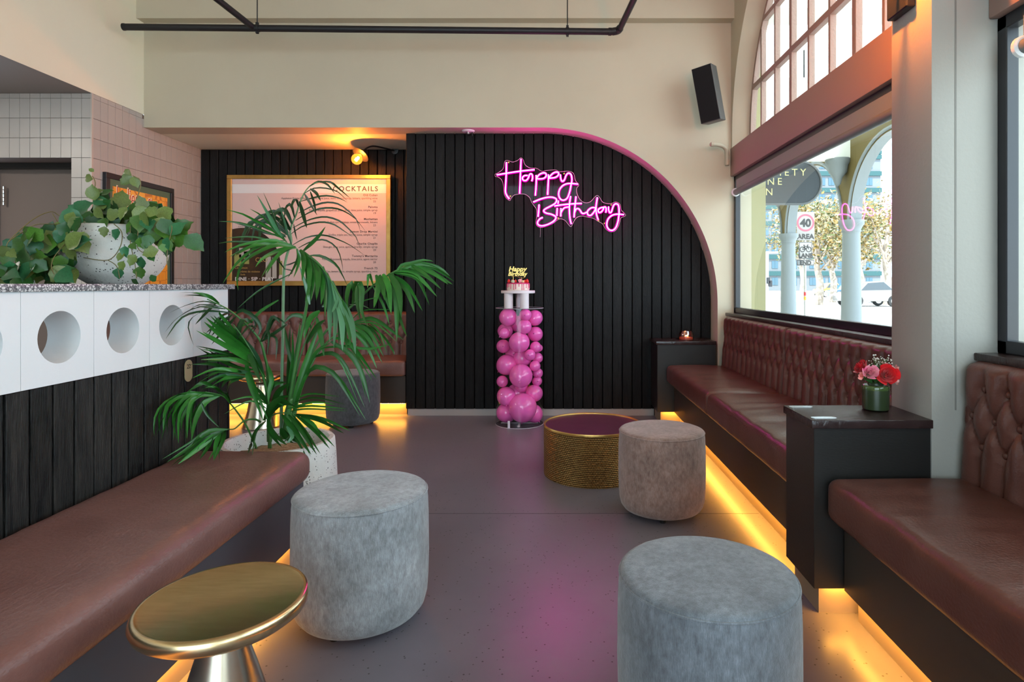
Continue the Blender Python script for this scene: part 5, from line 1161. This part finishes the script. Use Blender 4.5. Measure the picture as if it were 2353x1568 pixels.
# office block
yB = 120; ob_ = empty('office_building', 'tall white office block with teal bands and rows of paired windows across the street', 'building')
wallm = mat('white_facade', (.11,.125,.14), .6); teal = mat('teal_band', (.012,.055,.06), .5); glz_ = mat('blue_window', (.03,.075,.11), .12, spec=.8)
x0b, x1b = 34.0, 66.0; fh = 3.35
box('body', wallm, (x0b, x1b, yB, yB+16, -.1, 27.5), ob_)
wm_ = MB().box(-.62,.62,-.10,0,-.75,.75).box(-.03,.03,-.14,-.1,-.75,.75).mesh('window', glz_, None)
for f_ in range(8):
    z = 1.8+f_*fh
    box('teal_band', teal, (x0b-.1, x1b+.1, yB-.35, yB, z+1.25, z+2.15), ob_)
    x = x0b+1.2
    while x < x1b-.8: inst('window', wm_, ob_, (x, yB, z+.1)); x += 1.9
box('parapet', teal, (x0b-.1, x1b+.1, yB-.35, yB+16, 27.5, 28.2), ob_)
# street trees
leafy = [mat('yellow_leaf', (.13,.08,.01), .6, rand=0), mat('green_leaf', (.05,.065,.012), .6), mat('pale_leaf', (.30,.25,.12), .6)]
bark = mat('pale_bark', (.22,.17,.13), .9, bump=.6, bscale=12, vary=(.45,.38,.32), vscale=4)
def tree(label, x, y, h, cr_, dens, green, seed):
    r = random.Random(seed); t = empty('street_tree', label, 'tree', 'autumn street trees', (x, y, 0))
    tk = MB().tube(cr([(0,0,-.1),(.12,0,h*.2),(-.05,.1,h*.42),(.1,0,h*.75)], 5), [.27-.011*i for i in range(16)], 10)
    bl = []
    for k in range(9):
        a = r.uniform(0, 6.28); e = Vector((cr_*.75*math.cos(a), cr_*.75*math.sin(a), h*r.uniform(.55,.95))); s = Vector((0,0,h*r.uniform(.3,.5)))
        tk.tube(cr([s, (s+e)/2+Vector((0,0,.2)), e], 4), [.09,.08,.07,.06,.055,.05,.045,.04,.03], 6); bl.append(e)
    tk.obj('trunk', bark, t, 60)
    for mi in range(3):
        mb = MB()
        for k in range(int(dens*((1-green)*.62 if mi == 0 else green if mi == 1 else (1-green)*.38))):
            c = r.choice(bl)*1.0; p = c+Vector((r.gauss(0,1), r.gauss(0,1), r.gauss(0,.8)))*cr_*.30
            s = r.uniform(.09,.19); a = Vector((r.gauss(0,1), r.gauss(0,1), r.gauss(0,1))).normalized(); b_ = a.orthogonal().normalized()
            mb.add([p, p+(a+b_*.5)*s, p+a*s*1.9, p+(a-b_*.5)*s], [(0,1,2,3)])
        o = mb.obj('foliage', leafy[mi], t); o['kind'] = 'stuff'
def TX(px, y): return (px-CX)/F*y
tree('yellow autumn street tree left of the near arcade column, beside the road sign', TX(1880,36), 36, 6.2, 2.3, 2600, .18, 1)
tree('greener street tree just left of the near arcade column', TX(1912,42), 42, 6.6, 2.4, 2600, .42, 2)
tree('yellow street tree right of the near arcade column, over the parked cars', TX(2038,36), 36, 6.3, 2.6, 3200, .15, 3)
tree('thin pale street tree between the arcade columns, further back', TX(1978,50), 50, 7.2, 2.8, 2200, .2, 4)
tree('pale yellow street tree beside the office block', TX(1842,52), 52, 8.2, 2.6, 1800, .1, 5)
# parked cars
def car(label, x, y, col, ln=4.3, rot=0):
    c = empty('car', label, 'car', 'parked cars across the street', (x, y, -.02), rz=rot); pm_ = mat('car_paint', col, .25, coat=.8)
    side = [(-.5,.30),(-.5,.62),(-.47,.78),(-.28,.90),(-.14,1.38),(.16,1.44),(.34,.95),(.48,.80),(.5,.60),(.5,.30)]
    MB().prism([(a*ln, b) for a, b in side], 'y', -.86, .86).obj('body', pm_, c, 40, .05, 2)
    g_ = [(-.25,.92),(-.135,1.32),(.14,1.38),(.30,.95)]
    MB().prism([(a*ln, b) for a, b in g_], 'y', -.875, .875).obj('window', mat('car_glass', (.03,.04,.05), .1, coat=.5), c)
    wh = MB().lathe([(0,-.1),(.20,-.1),(.30,-.09),(.32,-.06),(.32,.06),(.30,.09),(0,.1)], 20).xf(Matrix.Rotation(math.pi/2, 4, 'X')).mesh('wheel', M_['black'], 40)
    hb = MB().lathe([(0,-.11),(.18,-.115),(.19,-.10),(.19,.10),(.18,.115),(0,.11)], 12).xf(Matrix.Rotation(math.pi/2, 4, 'X')).mesh('hubcap', M_['steel'], 40)
    for sx in (-.31, .32):
        for sy in (-.8, .8):
            w_ = inst('wheel', wh, c, (sx*ln, sy, .32)); inst('hubcap', hb, w_)
    for sy in (-.6,.6): MB().ball((-ln*.49, sy, .68), .10, 10, 6).obj('headlamp', M_['white'], c, 179)
car('white hatchback parked beyond the arcade, nearest of the cars', TX(1993,34), 34, (.17,.17,.17), 3.2)
car('dark blue car parked behind the white hatchback', TX(1958,47), 47, (.02,.10,.20), 3.6)
car('dark grey car parked at the far right behind the tree', TX(2060,41), 41, (.03,.035,.05), 3.8)
car('small yellow vehicle between the tree trunks', TX(1905,60), 60, (.75,.42,.02), 2.6)
